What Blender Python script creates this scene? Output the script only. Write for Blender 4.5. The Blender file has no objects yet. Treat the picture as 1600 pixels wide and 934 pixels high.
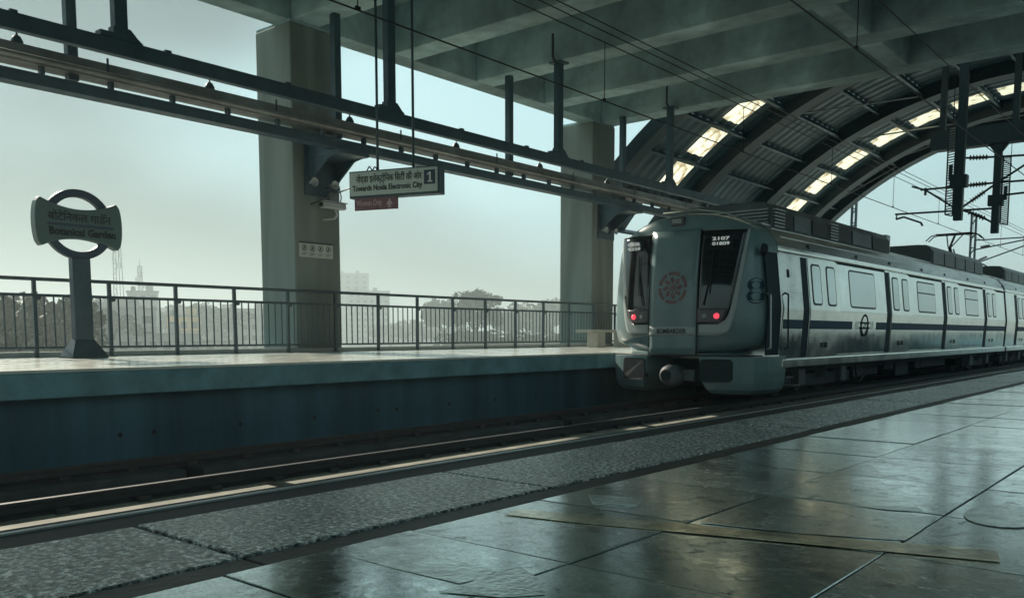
import bpy, bmesh, math, random
from mathutils import Vector, Matrix
R = math.radians
random.seed(7)
sc = bpy.context.scene
col = sc.collection

# ------------------------------------------------------------------ camera
cam = bpy.data.cameras.new('camera')
cam.sensor_width = 36.0
cam.lens = 36.0 * 1350 / 1600
cam.shift_y = 0.115
cam.clip_start = 0.02
cam.clip_end = 6000
cam_o = bpy.data.objects.new('camera', cam)
col.objects.link(cam_o)
cam_o.location = (0, 0, 0.37)
cam_o.rotation_euler = (R(90 - 5.5), 0, R(39.8))
sc.camera = cam_o

# ------------------------------------------------------------------ sky and sun
SUN_AZ = 82.0      # degrees to the left of +Y (the tracks run along +Y)
SUN_EL = 31.0
world = bpy.data.worlds.new('World')
sc.world = world
world.use_nodes = True
wn = world.node_tree
bg = wn.nodes['Background']
sky = wn.nodes.new('ShaderNodeTexSky')
sky.sky_type = 'NISHITA'
sky.sun_disc = False
sky.sun_elevation = R(SUN_EL)
sky.sun_rotation = R(-SUN_AZ)
sky.air_density = 1.0
sky.dust_density = 1.0
sky.ozone_density = 1.5
tint = wn.nodes.new('ShaderNodeMix')
tint.data_type = 'RGBA'
tint.blend_type = 'MULTIPLY'
tint.inputs['Factor'].default_value = 1.0
tint.inputs['B'].default_value = (0.66, 0.98, 1.0, 1)
wn.links.new(sky.outputs['Color'], tint.inputs['A'])
# hazy veil: the clear sky is mostly washed out by an even pale layer
veil = wn.nodes.new('ShaderNodeMix')
veil.data_type = 'RGBA'
veil.inputs['Factor'].default_value = 0.90
veil.inputs['B'].default_value = (4.5, 6.9, 7.25, 1)
wn.links.new(tint.outputs['Result'], veil.inputs['A'])
# broad soft cloud banks in the veil
wtc = wn.nodes.new('ShaderNodeTexCoord')
wmp = wn.nodes.new('ShaderNodeMapping')
wmp.inputs['Location'].default_value = (-2.9522, 4.4098, 1.9064)
wmp.inputs['Scale'].default_value = (1.0, 1.0, 2.2)
wnz = wn.nodes.new('ShaderNodeTexNoise')
wnz.inputs['Scale'].default_value = 1.35
wnz.inputs['Detail'].default_value = 3.0
wnz.inputs['Roughness'].default_value = 0.45
wmr = wn.nodes.new('ShaderNodeMapRange')
wmr.interpolation_type = 'SMOOTHSTEP'
wmr.inputs['From Min'].default_value = 0.36
wmr.inputs['From Max'].default_value = 0.60
wmr.inputs['To Min'].default_value = 1.10
wmr.inputs['To Max'].default_value = 0.32
wmu = wn.nodes.new('ShaderNodeVectorMath')
wmu.operation = 'SCALE'
wn.links.new(wtc.outputs['Generated'], wmp.inputs['Vector'])
wn.links.new(wmp.outputs[0], wnz.inputs['Vector'])
wn.links.new(wnz.outputs['Fac'], wmr.inputs['Value'])
wn.links.new(veil.outputs['Result'], wmu.inputs[0])
wn.links.new(wmr.outputs[0], wmu.inputs['Scale'])
wn.links.new(wmu.outputs[0], bg.inputs['Color'])
bg.inputs['Strength'].default_value = 0.10

sun = bpy.data.lights.new('sun', 'SUN')
sun.energy = 4.6
sun.angle = R(1.5)
sun.color = (1.0, 0.91, 0.75)
sun_o = bpy.data.objects.new('sun', sun)
col.objects.link(sun_o)
sd = Vector((-math.sin(R(SUN_AZ)) * math.cos(R(SUN_EL)), math.cos(R(SUN_AZ)) * math.cos(R(SUN_EL)), math.sin(R(SUN_EL))))
sun_o.rotation_euler = sd.to_track_quat('Z', 'Y').to_euler()
sun_o.location = sd * 60

sc.view_settings.view_transform = 'Standard'
sc.view_settings.look = 'None'
sc.view_settings.exposure = 0.32
sc.view_settings.gamma = 1.0
sc.view_settings.use_curve_mapping = False
sc.cycles.max_bounces = 8
sc.cycles.diffuse_bounces = 5
sc.cycles.glossy_bounces = 4
sc.cycles.transmission_bounces = 4
sc.cycles.volume_bounces = 0
sc.cycles.transparent_max_bounces = 8
sc.cycles.sample_clamp_indirect = 4.0
sc.cycles.use_denoising = True

# ------------------------------------------------------------------ materials
MATS = {}
def mat(name, colr, rough=0.6, metal=0.0, var=0.25, scale=3.0, bump=0.0, bscale=40.0, rvar=0.0, spec=0.5,
        rnd=0.0, stain=0.0, stain_scale=0.7, streak=False, emit=None, coat=0.0, bdist=0.01, stretch=None):
    if name in MATS: return MATS[name]
    m = bpy.data.materials.new(name); m.use_nodes = True
    nt = m.node_tree; n = nt.nodes; l = nt.links
    b = n['Principled BSDF']
    b.inputs['Roughness'].default_value = rough
    b.inputs['Metallic'].default_value = metal
    b.inputs['Specular IOR Level'].default_value = spec
    b.inputs['Coat Weight'].default_value = coat
    b.inputs['Coat Roughness'].default_value = 0.08
    tc = n.new('ShaderNodeTexCoord'); mp = n.new('ShaderNodeMapping')
    l.new(tc.outputs['Object'], mp.inputs['Vector'])
    if streak: mp.inputs['Scale'].default_value = (1, 1, 0.12)
    if stretch: mp.inputs['Scale'].default_value = stretch
    nz = n.new('ShaderNodeTexNoise'); nz.inputs['Scale'].default_value = scale
    nz.inputs['Detail'].default_value = 7; nz.inputs['Roughness'].default_value = 0.62
    l.new(mp.outputs[0], nz.inputs['Vector'])
    rp = n.new('ShaderNodeMapRange')
    rp.inputs['From Min'].default_value = 0.3; rp.inputs['From Max'].default_value = 0.7
    rp.inputs['To Min'].default_value = 1 - var; rp.inputs['To Max'].default_value = 1 + var
    l.new(nz.outputs['Fac'], rp.inputs['Value'])
    hsv = n.new('ShaderNodeHueSaturation'); hsv.inputs['Color'].default_value = (*colr, 1)
    val = rp.outputs[0]
    if rnd:
        oi = n.new('ShaderNodeObjectInfo'); r2 = n.new('ShaderNodeMapRange')
        r2.inputs['To Min'].default_value = 1 - rnd; r2.inputs['To Max'].default_value = 1 + rnd
        l.new(oi.outputs['Random'], r2.inputs['Value'])
        mu = n.new('ShaderNodeMath'); mu.operation = 'MULTIPLY'
        l.new(val, mu.inputs[0]); l.new(r2.outputs[0], mu.inputs[1]); val = mu.outputs[0]
        # shift the pattern for every copy
        ad = n.new('ShaderNodeVectorMath'); ad.operation = 'ADD'
        sc_ = n.new('ShaderNodeMath'); sc_.operation = 'MULTIPLY'; sc_.inputs[1].default_value = 37.0
        l.new(oi.outputs['Random'], sc_.inputs[0]); l.new(tc.outputs['Object'], ad.inputs[0]); l.new(sc_.outputs[0], ad.inputs[1])
        l.new(ad.outputs[0], mp.inputs['Vector'])
    if stain:
        s2 = n.new('ShaderNodeTexNoise'); s2.inputs['Scale'].default_value = stain_scale
        s2.inputs['Detail'].default_value = 5; s2.inputs['Distortion'].default_value = 0.6
        l.new(mp.outputs[0], s2.inputs['Vector'])
        r3 = n.new('ShaderNodeMapRange'); r3.inputs['From Min'].default_value = 0.42; r3.inputs['From Max'].default_value = 0.62
        r3.inputs['To Min'].default_value = 1 - stain; r3.inputs['To Max'].default_value = 1.0
        l.new(s2.outputs['Fac'], r3.inputs['Value'])
        mu = n.new('ShaderNodeMath'); mu.operation = 'MULTIPLY'
        l.new(val, mu.inputs[0]); l.new(r3.outputs[0], mu.inputs[1]); val = mu.outputs[0]
    l.new(val, hsv.inputs['Value'])
    l.new(hsv.outputs[0], b.inputs['Base Color'])
    if rvar:
        n3 = n.new('ShaderNodeTexNoise'); n3.inputs['Scale'].default_value = scale * 1.7; n3.inputs['Detail'].default_value = 6
        l.new(mp.outputs[0], n3.inputs['Vector'])
        r4 = n.new('ShaderNodeMapRange'); r4.inputs['From Min'].default_value = 0.3; r4.inputs['From Max'].default_value = 0.7
        r4.inputs['To Min'].default_value = max(0.02, rough - rvar); r4.inputs['To Max'].default_value = rough + rvar
        l.new(n3.outputs['Fac'], r4.inputs['Value']); l.new(r4.outputs[0], b.inputs['Roughness'])
    if bump:
        n4 = n.new('ShaderNodeTexNoise'); n4.inputs['Scale'].default_value = bscale; n4.inputs['Detail'].default_value = 4
        l.new(mp.outputs[0], n4.inputs['Vector'])
        bp = n.new('ShaderNodeBump'); bp.inputs['Strength'].default_value = bump; bp.inputs['Distance'].default_value = bdist
        l.new(n4.outputs['Fac'], bp.inputs['Height']); l.new(bp.outputs[0], b.inputs['Normal'])
    if emit:
        b.inputs['Emission Color'].default_value = (*emit[0], 1); b.inputs['Emission Strength'].default_value = emit[1]
    MATS[name] = m
    return m

M = dict(
    concrete=mat('concrete', (0.37, 0.51, 0.525), 0.85, var=0.26, scale=2.2, bump=0.35, bscale=30, stain=0.42, stain_scale=0.45),
    column=mat('painted concrete', (0.215, 0.255, 0.235), 0.7, var=0.08, scale=1.2, bump=0.12, bscale=25, stain=0.28, stain_scale=1.6, streak=True),
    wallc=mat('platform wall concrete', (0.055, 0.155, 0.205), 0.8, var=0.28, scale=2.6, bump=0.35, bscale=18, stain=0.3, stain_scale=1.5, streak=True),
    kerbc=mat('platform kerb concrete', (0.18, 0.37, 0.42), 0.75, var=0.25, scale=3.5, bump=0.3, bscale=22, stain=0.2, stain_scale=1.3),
    bed=mat('track bed concrete', (0.022, 0.026, 0.028), 0.9, var=0.3, scale=2.5, bump=0.4, bscale=14, stain=0.4),
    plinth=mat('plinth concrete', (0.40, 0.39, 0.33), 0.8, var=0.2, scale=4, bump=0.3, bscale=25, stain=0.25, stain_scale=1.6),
    plinth_shade=mat('shaded grimy plinth', (0.05, 0.072, 0.082), 0.85, var=0.3, scale=4, bump=0.3, bscale=25, stain=0.4, stain_scale=1.6),  # far plinth: platform shade painted into the base colour, plus grime
    rail=mat('rail steel', (0.035, 0.04, 0.045), 0.6, 0.2, var=0.25, scale=8),
    railtop=mat('polished rail head', (0.05, 0.055, 0.06), 0.6, 0.0, var=0.1, scale=6),
    floor_l=mat('polished platform floor', (0.80, 0.82, 0.75), 0.24, 0.08, var=0.10, scale=1.5, rvar=0.08, stain=0.2, stain_scale=1.0),
    tile=mat('polished stone tile', (0.47, 0.56, 0.54), 0.10, 0.66, var=0.20, scale=5, rvar=0.07, bump=0.10, bscale=22, rnd=0.16, stain=0.35, stain_scale=2.2, bdist=0.004, spec=1.0),
    granite=mat('flamed granite', (0.30, 0.36, 0.345), 0.22, 0.6, var=0.5, scale=40, rvar=0.06, bump=1.0, bscale=34, rnd=0.10, bdist=0.16, stretch=(1.0, 0.55, 1.0), spec=0.6),
    strip=mat('dark stone strip', (0.055, 0.052, 0.046), 0.5, var=0.3, scale=12, bump=0.25, bscale=60, rnd=0.15),
    rubber=mat('black rubber', (0.012, 0.014, 0.015), 0.6, var=0.3, scale=9),
    alu=mat('aluminium strip', (0.42, 0.45, 0.45), 0.4, 0.9, var=0.15, scale=10),
    grime=mat('dusty steel', (0.035, 0.045, 0.05), 0.55, 0.2, var=0.25, scale=5, bump=0.05),
    steel=mat('painted steel', (0.045, 0.085, 0.105), 0.45, 0.1, var=0.22, scale=3, rvar=0.1),
    tray=mat('galvanised tray', (0.30, 0.31, 0.30), 0.45, 0.55, var=0.2, scale=4, rvar=0.1, stain=0.3),
    railing=mat('painted railing', (0.05, 0.085, 0.10), 0.4, 0.2, var=0.2, scale=6),
    rib=mat('rib steel', (0.018, 0.042, 0.052), 0.5, 0.2, var=0.2, scale=2),
    sheet=mat('coated roof sheet', (0.024, 0.066, 0.082), 0.42, 0.2, var=0.18, scale=2, rvar=0.1, rnd=0.12),
    wire=mat('blackened wire', (0.015, 0.018, 0.02), 0.5, 0.5, var=0.1),
    insul=mat('insulator', (0.05, 0.04, 0.04), 0.3, var=0.1),
    steelb=mat('stainless body', (0.86, 0.88, 0.84), 0.15, 1.0, var=0.05, scale=2, rvar=0.05, bump=0.02, bscale=5),
    steelp=mat('brushed door steel', (0.93, 0.94, 0.88), 0.2, 1.0, var=0.05, scale=2, rvar=0.05),
    roofm=mat('train roof steel', (0.55, 0.57, 0.55), 0.34, 0.85, var=0.2, scale=5, stain=0.35, bump=0.12, bscale=9, stretch=(3, 0.4, 3)),
    mask=mat('grey nose paint', (0.18, 0.28, 0.29), 0.32, var=0.06, scale=2, stain=0.1, coat=0.4, rvar=0.05),
    maskdk=mat('blue number paint', (0.018, 0.055, 0.08), 0.5, var=0.1, scale=4, spec=0.3),
    band=mat('pale trim band', (0.40, 0.45, 0.44), 0.35, var=0.05, scale=3, coat=0.3),
    glass=mat('dark glass', (0.012, 0.016, 0.018), 0.05, var=0.1, spec=0.7),
    wglass=mat('side window glass', (0.62, 0.66, 0.64), 0.05, 0.9, var=0.05, scale=1.2, spec=0.8),
    rubberg=mat('window gasket', (0.02, 0.025, 0.027), 0.55),
    blue=mat('blue stripe', (0.010, 0.055, 0.11), 0.5, var=0.1, spec=0.2),
    navy=mat('navy panel', (0.006, 0.024, 0.04), 0.55, var=0.1, spec=0.12),
    under=mat('underframe black', (0.012, 0.026, 0.032), 0.7, var=0.4, scale=6),
    underb=mat('underframe box', (0.12, 0.14, 0.15), 0.6, var=0.3, scale=5, stain=0.4),
    pod=mat('air unit casing', (0.13, 0.16, 0.165), 0.5, 0.2, var=0.15, scale=3, stain=0.3),
    podd=mat('air unit grille', (0.03, 0.035, 0.037), 0.6, var=0.3, scale=20),
    redlamp=mat('red tail lamp', (0.5, 0.03, 0.05), 0.3, emit=((1.0, 0.07, 0.11), 1.0)),
    clearlamp=mat('unlit lamp', (0.35, 0.38, 0.38), 0.15, var=0.1),
    lampbox=mat('lamp cluster', (0.10, 0.09, 0.10), 0.25, var=0.1),
    emblem=mat('emblem red', (0.20, 0.105, 0.115), 0.4, var=0.35, scale=9),
    ink=mat('black lettering', (0.012, 0.02, 0.024), 0.5),
    white=mat('white print', (0.75, 0.76, 0.74), 0.5, var=0.04),
    display=mat('amber display', (0.10, 0.11, 0.10), 0.4, emit=((0.75, 0.85, 0.8), 0.35)),
    signface=mat('sign face', (0.50, 0.58, 0.55), 0.35, var=0.05, scale=2),
    signgrey=mat('station sign board', (0.085, 0.145, 0.145), 0.4, var=0.08, scale=3),
    signblue=mat('station sign ring', (0.035, 0.06, 0.095), 0.35, var=0.1),
    pinkboard=mat('pink board', (0.20, 0.10, 0.12), 0.5, var=0.25, scale=9),
    pink=mat('pale pink print', (0.55, 0.42, 0.45), 0.5, var=0.1),
    notice=mat('notice plate', (0.50, 0.54, 0.50), 0.4, var=0.06),
    bench=mat('bench stone', (0.42, 0.42, 0.38), 0.5, var=0.12, scale=5, bump=0.1),
    tape=mat('worn tape', (0.82, 0.72, 0.50), 0.18, 0.7, var=0.4, scale=22, rvar=0.10, stain=0.3, stain_scale=9, bump=0.15, bscale=60, bdist=0.003),
    patch=mat('cement patch', (0.66, 0.73, 0.69), 0.19, 0.78, var=0.35, scale=24, bump=0.4, bscale=90, bdist=0.002),
    ground=mat('dusty ground', (0.27, 0.25, 0.20), 0.95, var=0.3, scale=0.02),
    bark=mat('bark', (0.06, 0.05, 0.04), 0.9, var=0.3, scale=6),
    leaf=mat('foliage', (0.045, 0.075, 0.035), 0.6, var=0.45, scale=0.9, rnd=0.2),
    leaf2=mat('dusty foliage', (0.075, 0.085, 0.05), 0.65, var=0.45, scale=0.9, rnd=0.2),
    bwall=mat('grey render', (0.30, 0.31, 0.30), 0.85, var=0.12, scale=0.25, stain=0.25, stain_scale=0.15),
    bwall2=mat('cream render', (0.46, 0.41, 0.31), 0.85, var=0.12, scale=0.25, stain=0.25, stain_scale=0.15),
    bwall3=mat('ochre render', (0.55, 0.36, 0.13), 0.85, var=0.12, scale=0.25),
    broof=mat('roof slab', (0.22, 0.22, 0.21), 0.9, var=0.2, scale=0.3),
    bpane=mat('far window glass', (0.03, 0.04, 0.045), 0.1, var=0.1),
    lamp=mat('lamp housing', (0.45, 0.47, 0.46), 0.4, 0.3, var=0.1),
)
# translucent roof light
def skylight_mat():
    m = bpy.data.materials.new('translucent roof light'); m.use_nodes = True
    nt = m.node_tree; n = nt.nodes; l = nt.links
    out = n['Material Output']; b = n['Principled BSDF']
    b.inputs['Base Color'].default_value = (0.75, 0.70, 0.56, 1); b.inputs['Roughness'].default_value = 0.35
    tr = n.new('ShaderNodeBsdfTranslucent')
    tc = n.new('ShaderNodeTexCoord'); nz = n.new('ShaderNodeTexNoise'); nz.inputs['Scale'].default_value = 3; nz.inputs['Detail'].default_value = 5
    l.new(tc.outputs['Object'], nz.inputs['Vector'])
    cr = n.new('ShaderNodeValToRGB'); cr.color_ramp.elements[0].position = 0.33; cr.color_ramp.elements[0].color = (0.42, 0.30, 0.17, 1)
    cr.color_ramp.elements[1].position = 0.5; cr.color_ramp.elements[1].color = (0.98, 0.95, 0.82, 1)
    l.new(nz.outputs['Fac'], cr.inputs[0]); l.new(cr.outputs[0], tr.inputs['Color'])
    tp = n.new('ShaderNodeBsdfTransparent'); tp.inputs['Color'].default_value = (0.9, 0.92, 0.86, 1)
    m1 = n.new('ShaderNodeMixShader'); m1.inputs[0].default_value = 0.35
    l.new(tr.outputs[0], m1.inputs[1]); l.new(tp.outputs[0], m1.inputs[2])
    m2 = n.new('ShaderNodeMixShader'); m2.inputs[0].default_value = 0.05
    l.new(m1.outputs[0], m2.inputs[1]); l.new(b.outputs[0], m2.inputs[2])
    l.new(m2.outputs[0], out.inputs['Surface'])
    return m
M['skylight'] = skylight_mat()
def granite_mat():
    m = bpy.data.materials.new('flamed granite'); m.use_nodes = True
    nt = m.node_tree; n = nt.nodes; l = nt.links; b = n['Principled BSDF']
    tc = n.new('ShaderNodeTexCoord'); oi = n.new('ShaderNodeObjectInfo')
    mu = n.new('ShaderNodeMath'); mu.operation = 'MULTIPLY'; mu.inputs[1].default_value = 29.0
    ad = n.new('ShaderNodeVectorMath'); l.new(oi.outputs['Random'], mu.inputs[0]); l.new(tc.outputs['Object'], ad.inputs[0]); l.new(mu.outputs[0], ad.inputs[1])
    def noise(sc_, det, rgh=0.6):
        q = n.new('ShaderNodeTexNoise'); q.inputs['Scale'].default_value = sc_; q.inputs['Detail'].default_value = det; q.inputs['Roughness'].default_value = rgh
        l.new(ad.outputs[0], q.inputs['Vector']); return q
    sp = noise(84, 3, 0.72); big = noise(6, 4)
    cr = n.new('ShaderNodeValToRGB'); e = cr.color_ramp.elements
    e[0].position = 0.41; e[0].color = (0.035, 0.048, 0.047, 1); e[1].position = 0.56; e[1].color = (0.36, 0.43, 0.41, 1)
    k = cr.color_ramp.elements.new(0.63); k.color = (0.98, 1.0, 0.98, 1)  # palest tone paints glints into the colour, over the stone's real speckle
    l.new(sp.outputs['Fac'], cr.inputs[0])
    mr = n.new('ShaderNodeMapRange'); mr.inputs['From Min'].default_value = 0.3; mr.inputs['From Max'].default_value = 0.7; mr.inputs['To Min'].default_value = 0.7; mr.inputs['To Max'].default_value = 1.25
    l.new(big.outputs['Fac'], mr.inputs['Value'])
    sc_ = n.new('ShaderNodeVectorMath'); sc_.operation = 'SCALE'; l.new(cr.outputs[0], sc_.inputs[0]); l.new(mr.outputs[0], sc_.inputs['Scale'])
    l.new(sc_.outputs[0], b.inputs['Base Color'])
    b.inputs['Metallic'].default_value = 0.55; b.inputs['Roughness'].default_value = 0.26
    bn = noise(62, 4, 0.65); bp = n.new('ShaderNodeBump'); bp.inputs['Strength'].default_value = 1.0; bp.inputs['Distance'].default_value = 0.035
    l.new(bn.outputs['Fac'], bp.inputs['Height']); l.new(bp.outputs[0], b.inputs['Normal'])
    return m
M['granite'] = granite_mat()
def tile_mat():
    m = bpy.data.materials.new('worn polished tile'); m.use_nodes = True
    nt = m.node_tree; n = nt.nodes; l = nt.links; b = n['Principled BSDF']
    tc = n.new('ShaderNodeTexCoord'); oi = n.new('ShaderNodeObjectInfo')
    mu = n.new('ShaderNodeMath'); mu.operation = 'MULTIPLY'; mu.inputs[1].default_value = 41.0
    ad = n.new('ShaderNodeVectorMath'); l.new(oi.outputs['Random'], mu.inputs[0]); l.new(tc.outputs['Object'], ad.inputs[0]); l.new(mu.outputs[0], ad.inputs[1])
    def noise(sc_, det, rgh=0.6, dist=0.0):
        q = n.new('ShaderNodeTexNoise'); q.inputs['Scale'].default_value = sc_; q.inputs['Detail'].default_value = det; q.inputs['Roughness'].default_value = rgh
        q.inputs['Distortion'].default_value = dist; l.new(ad.outputs[0], q.inputs['Vector']); return q
    def rng(src, a, b_, c, d):
        q = n.new('ShaderNodeMapRange'); q.inputs['From Min'].default_value = a; q.inputs['From Max'].default_value = b_
        q.inputs['To Min'].default_value = c; q.inputs['To Max'].default_value = d; l.new(src, q.inputs['Value']); return q.outputs[0]
    dirt = noise(4.5, 8, 0.68, 0.5); fine = noise(160, 3, 0.7); scuff = noise(30, 7, 0.75, 0.8)
    # dust film: duller where dirt collects
    l.new(rng(dirt.outputs['Fac'], 0.42, 0.68, 0.98, 0.72), b.inputs['Metallic'])
    r1 = rng(dirt.outputs['Fac'], 0.36, 0.68, 0.055, 0.17); r2 = rng(scuff.outputs['Fac'], 0.50, 0.66, 0.0, 0.20)
    ar = n.new('ShaderNodeMath'); l.new(r1, ar.inputs[0]); l.new(r2, ar.inputs[1]); l.new(ar.outputs[0], b.inputs['Roughness'])
    v1 = rng(fine.outputs['Fac'], 0.32, 0.62, 0.72, 1.05); v2 = rng(oi.outputs['Random'], 0, 1, 0.66, 1.18)
    vm = n.new('ShaderNodeMath'); vm.operation = 'MULTIPLY'; l.new(v1, vm.inputs[0]); l.new(v2, vm.inputs[1])
    sv = n.new('ShaderNodeVectorMath'); sv.operation = 'SCALE'; sv.inputs[0].default_value = (0.88, 0.96, 0.92); l.new(vm.outputs[0], sv.inputs['Scale'])
    l.new(sv.outputs[0], b.inputs['Base Color'])
    bp = n.new('ShaderNodeBump'); bp.inputs['Strength'].default_value = 0.10; bp.inputs['Distance'].default_value = 0.0006
    l.new(fine.outputs['Fac'], bp.inputs['Height'])
    b2 = n.new('ShaderNodeBump'); b2.inputs['Strength'].default_value = 0.12; b2.inputs['Distance'].default_value = 0.002
    l.new(scuff.outputs['Fac'], b2.inputs['Height']); l.new(bp.outputs[0], b2.inputs['Normal']); l.new(b2.outputs[0], b.inputs['Normal'])
    return m
M['tile'] = tile_mat()
def perf_mat():
    # wire mesh guard: real wires are modelled, this is the thin fill colour
    return mat('mesh guard', (0.08, 0.09, 0.09), 0.6)
M['perf'] = perf_mat()

# ------------------------------------------------------------------ mesh helpers
class MB:
    def __init__(s): s.v = []; s.f = []
    def add(s, vs, fs):
        o = len(s.v); s.v += [tuple(v) for v in vs]; s.f += [tuple(i + o for i in f) for f in fs]; return s
    def box(s, x0, x1, y0, y1, z0, z1):
        v = [(x0,y0,z0),(x1,y0,z0),(x1,y1,z0),(x0,y1,z0),(x0,y0,z1),(x1,y0,z1),(x1,y1,z1),(x0,y1,z1)]
        return s.add(v, [(0,3,2,1),(4,5,6,7),(0,1,5,4),(1,2,6,5),(2,3,7,6),(3,0,4,7)])
    def bar(s, p, q, w, h=None, up=(0,0,1)):
        p = Vector(p); q = Vector(q); d = (q - p).normalized(); h = h or w
        u = Vector(up)
        if abs(d.dot(u)) > 0.98: u = Vector((0,1,0))
        a = d.cross(u).normalized() * w / 2; b = a.cross(d).normalized() * h / 2
        v = [p-a-b, p+a-b, p+a+b, p-a+b, q-a-b, q+a-b, q+a+b, q-a+b]
        return s.add(v, [(0,1,2,3),(7,6,5,4),(0,4,5,1),(1,5,6,2),(2,6,7,3),(3,7,4,0)])
    def tube(s, p, q, r, n=8, r2=None):
        p = Vector(p); q = Vector(q); d = (q - p).normalized(); u = Vector((0,0,1))
        if abs(d.dot(u)) > 0.95: u = Vector((0,1,0))
        a = d.cross(u).normalized(); b = d.cross(a); r2 = r if r2 is None else r2
        v = []
        for k in range(n):
            t = 2*math.pi*k/n; v.append(p + (a*math.cos(t) + b*math.sin(t))*r)
        for k in range(n):
            t = 2*math.pi*k/n; v.append(q + (a*math.cos(t) + b*math.sin(t))*r2)
        f = [(k, k+n, (k+1)%n+n, (k+1)%n) for k in range(n)] + [tuple(range(n)), tuple(range(2*n-1, n-1, -1))]
        return s.add(v, f)
    def path(s, pts, r, n=6):
        for a, b in zip(pts, pts[1:]): s.tube(a, b, r, n)
        return s
    def prism(s, poly, axis, a0, a1):
        # poly: list of 2d points in the two remaining axes (in xyz order)
        def P(p, a):
            if axis == 'x': return (a, p[0], p[1])
            if axis == 'y': return (p[0], a, p[1])
            return (p[0], p[1], a)
        n = len(poly)
        v = [P(p, a0) for p in poly] + [P(p, a1) for p in poly]
        f = [tuple(range(n)), tuple(range(2*n-1, n-1, -1))] + [(k, (k+1)%n, (k+1)%n+n, k+n)[::-1] for k in range(n)]
        return s.add(v, f)
    def lathe(s, prof, c, axis='z', n=16):
        v = []; f = []
        for r_, h in prof:
            for k in range(n):
                t = 2*math.pi*k/n
                if axis == 'z': v.append((c[0]+r_*math.cos(t), c[1]+r_*math.sin(t), c[2]+h))
                elif axis == 'y': v.append((c[0]+r_*math.cos(t), c[1]+h, c[2]+r_*math.sin(t)))
                else: v.append((c[0]+h, c[1]+r_*math.cos(t), c[2]+r_*math.sin(t)))
        for i in range(len(prof)-1):
            for k in range(n): f.append((i*n+k, i*n+(k+1)%n, (i+1)*n+(k+1)%n, (i+1)*n+k))
        f.append(tuple(range(n))); f.append(tuple(range(len(prof)*n-1, (len(prof)-1)*n-1, -1)))
        return s.add(v, f)
    def mesh(s, name, m, smooth=False):
        me = bpy.data.meshes.new(name); me.from_pydata(s.v, [], s.f)
        b = bmesh.new(); b.from_mesh(me); bmesh.ops.recalc_face_normals(b, faces=b.faces[:]); b.to_mesh(me); b.free()
        me.materials.append(m)
        if smooth:
            for p in me.polygons: p.use_smooth = True
        return me
    def build(s, name, m, parent=None, bevel=0.0, smooth=False, seg=2):
        return put(name, s.mesh(name, m, smooth), parent, bevel, seg)

def put(name, me, parent=None, bevel=0.0, seg=2):
    o = bpy.data.objects.new(name, me); col.objects.link(o)
    if parent is not None: attach(o, parent)
    if bevel:
        md = o.modifiers.new('bevel', 'BEVEL'); md.width = bevel; md.segments = seg; md.limit_method = 'ANGLE'; md.angle_limit = R(40)
    return o
def attach(o, parent):
    o.parent = parent
    base = Vector((0,0,0)); p = parent
    base = world_loc(parent)
    o.matrix_parent_inverse = Matrix.Translation(-base)
def world_loc(o):
    # empties carry a plain translation; meshes sit at the origin
    return Vector(o.get('_base', (0,0,0)))
def empty(name, loc=(0,0,0)):
    o = bpy.data.objects.new(name, None); o.location = loc; o['_base'] = tuple(loc); col.objects.link(o); return o
def thing(name, label, cat, loc=(0,0,0), group=None):
    return tag(empty(name, loc), label, cat, group)
def tag(o, label, cat, group=None):
    o['label'] = label; o['category'] = cat
    if group: o['group'] = group
    return o
def struct(o, label=None):
    o['kind'] = 'structure'
    if label: o['label'] = label
    return o
def copy_tree(o, off, parent=None):
    c = o.copy(); col.objects.link(c)
    if parent is None: c.location = Vector(o.location) + Vector(off)
    else: c.parent = parent
    for ch in list(o.children): copy_tree(ch, off, c)
    return c
def solid(o, t, offset=0):
    md = o.modifiers.new('solid', 'SOLIDIFY'); md.thickness = t; md.offset = offset; return o
def rrect(y0, y1, z0, z1, r, n=4):
    pts = []
    for cx, cz, a0 in ((y1-r, z0+r, -90), (y1-r, z1-r, 0), (y0+r, z1-r, 90), (y0+r, z0+r, 180)):
        for k in range(n+1):
            t = R(a0 + 90*k/n); pts.append((cx + r*math.cos(t), cz + r*math.sin(t)))
    return pts
def text(body, size, mtx, m, parent, name='lettering', align='LEFT', bold=0.0, width=None, extrude=0.002, sub=None):
    c = bpy.data.curves.new('txt', 'FONT'); c.body = body; c.size = size; c.align_x = align; c.align_y = 'BOTTOM_BASELINE'
    c.offset = bold; c.extrude = extrude; c.resolution_u = 3
    t = bpy.data.objects.new('txt', c); col.objects.link(t)
    bpy.context.view_layer.update()
    dg = bpy.context.evaluated_depsgraph_get()
    me = bpy.data.meshes.new_from_object(t.evaluated_get(dg))
    bpy.data.objects.remove(t); 
    xs = [v.co.x for v in me.vertices]
    if width and xs:
        k = width / (max(xs) - min(xs)); x0 = min(xs)
        for v in me.vertices: v.co.x = (v.co.x - x0) * k
    me.transform(mtx); me.materials.clear(); me.materials.append(m); me.name = name
    o = put(name, me, parent)
    return o
def frame(origin, xdir, ydir):
    x = Vector(xdir).normalized(); y = Vector(ydir).normalized(); z = x.cross(y)
    m = Matrix((x, y, z)).transposed().to_4x4(); m.translation = Vector(origin); return m

# ================================================================== SETTING
ground = MB().box(-1400, 1400, -1400, 1400, -9.6, -9.0).build('ground', M['ground']); struct(ground)

# --- track bed and left platform body
bed = MB().box(-9.75, -1.7, -30, 140, -1.6, -1.2).build('track_bed', M['bed']); struct(bed)
via = MB().box(-16.2, 5.2, -30, 140, -3.4, -1.62).build('viaduct_deck', M['concrete']); struct(via)

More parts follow.
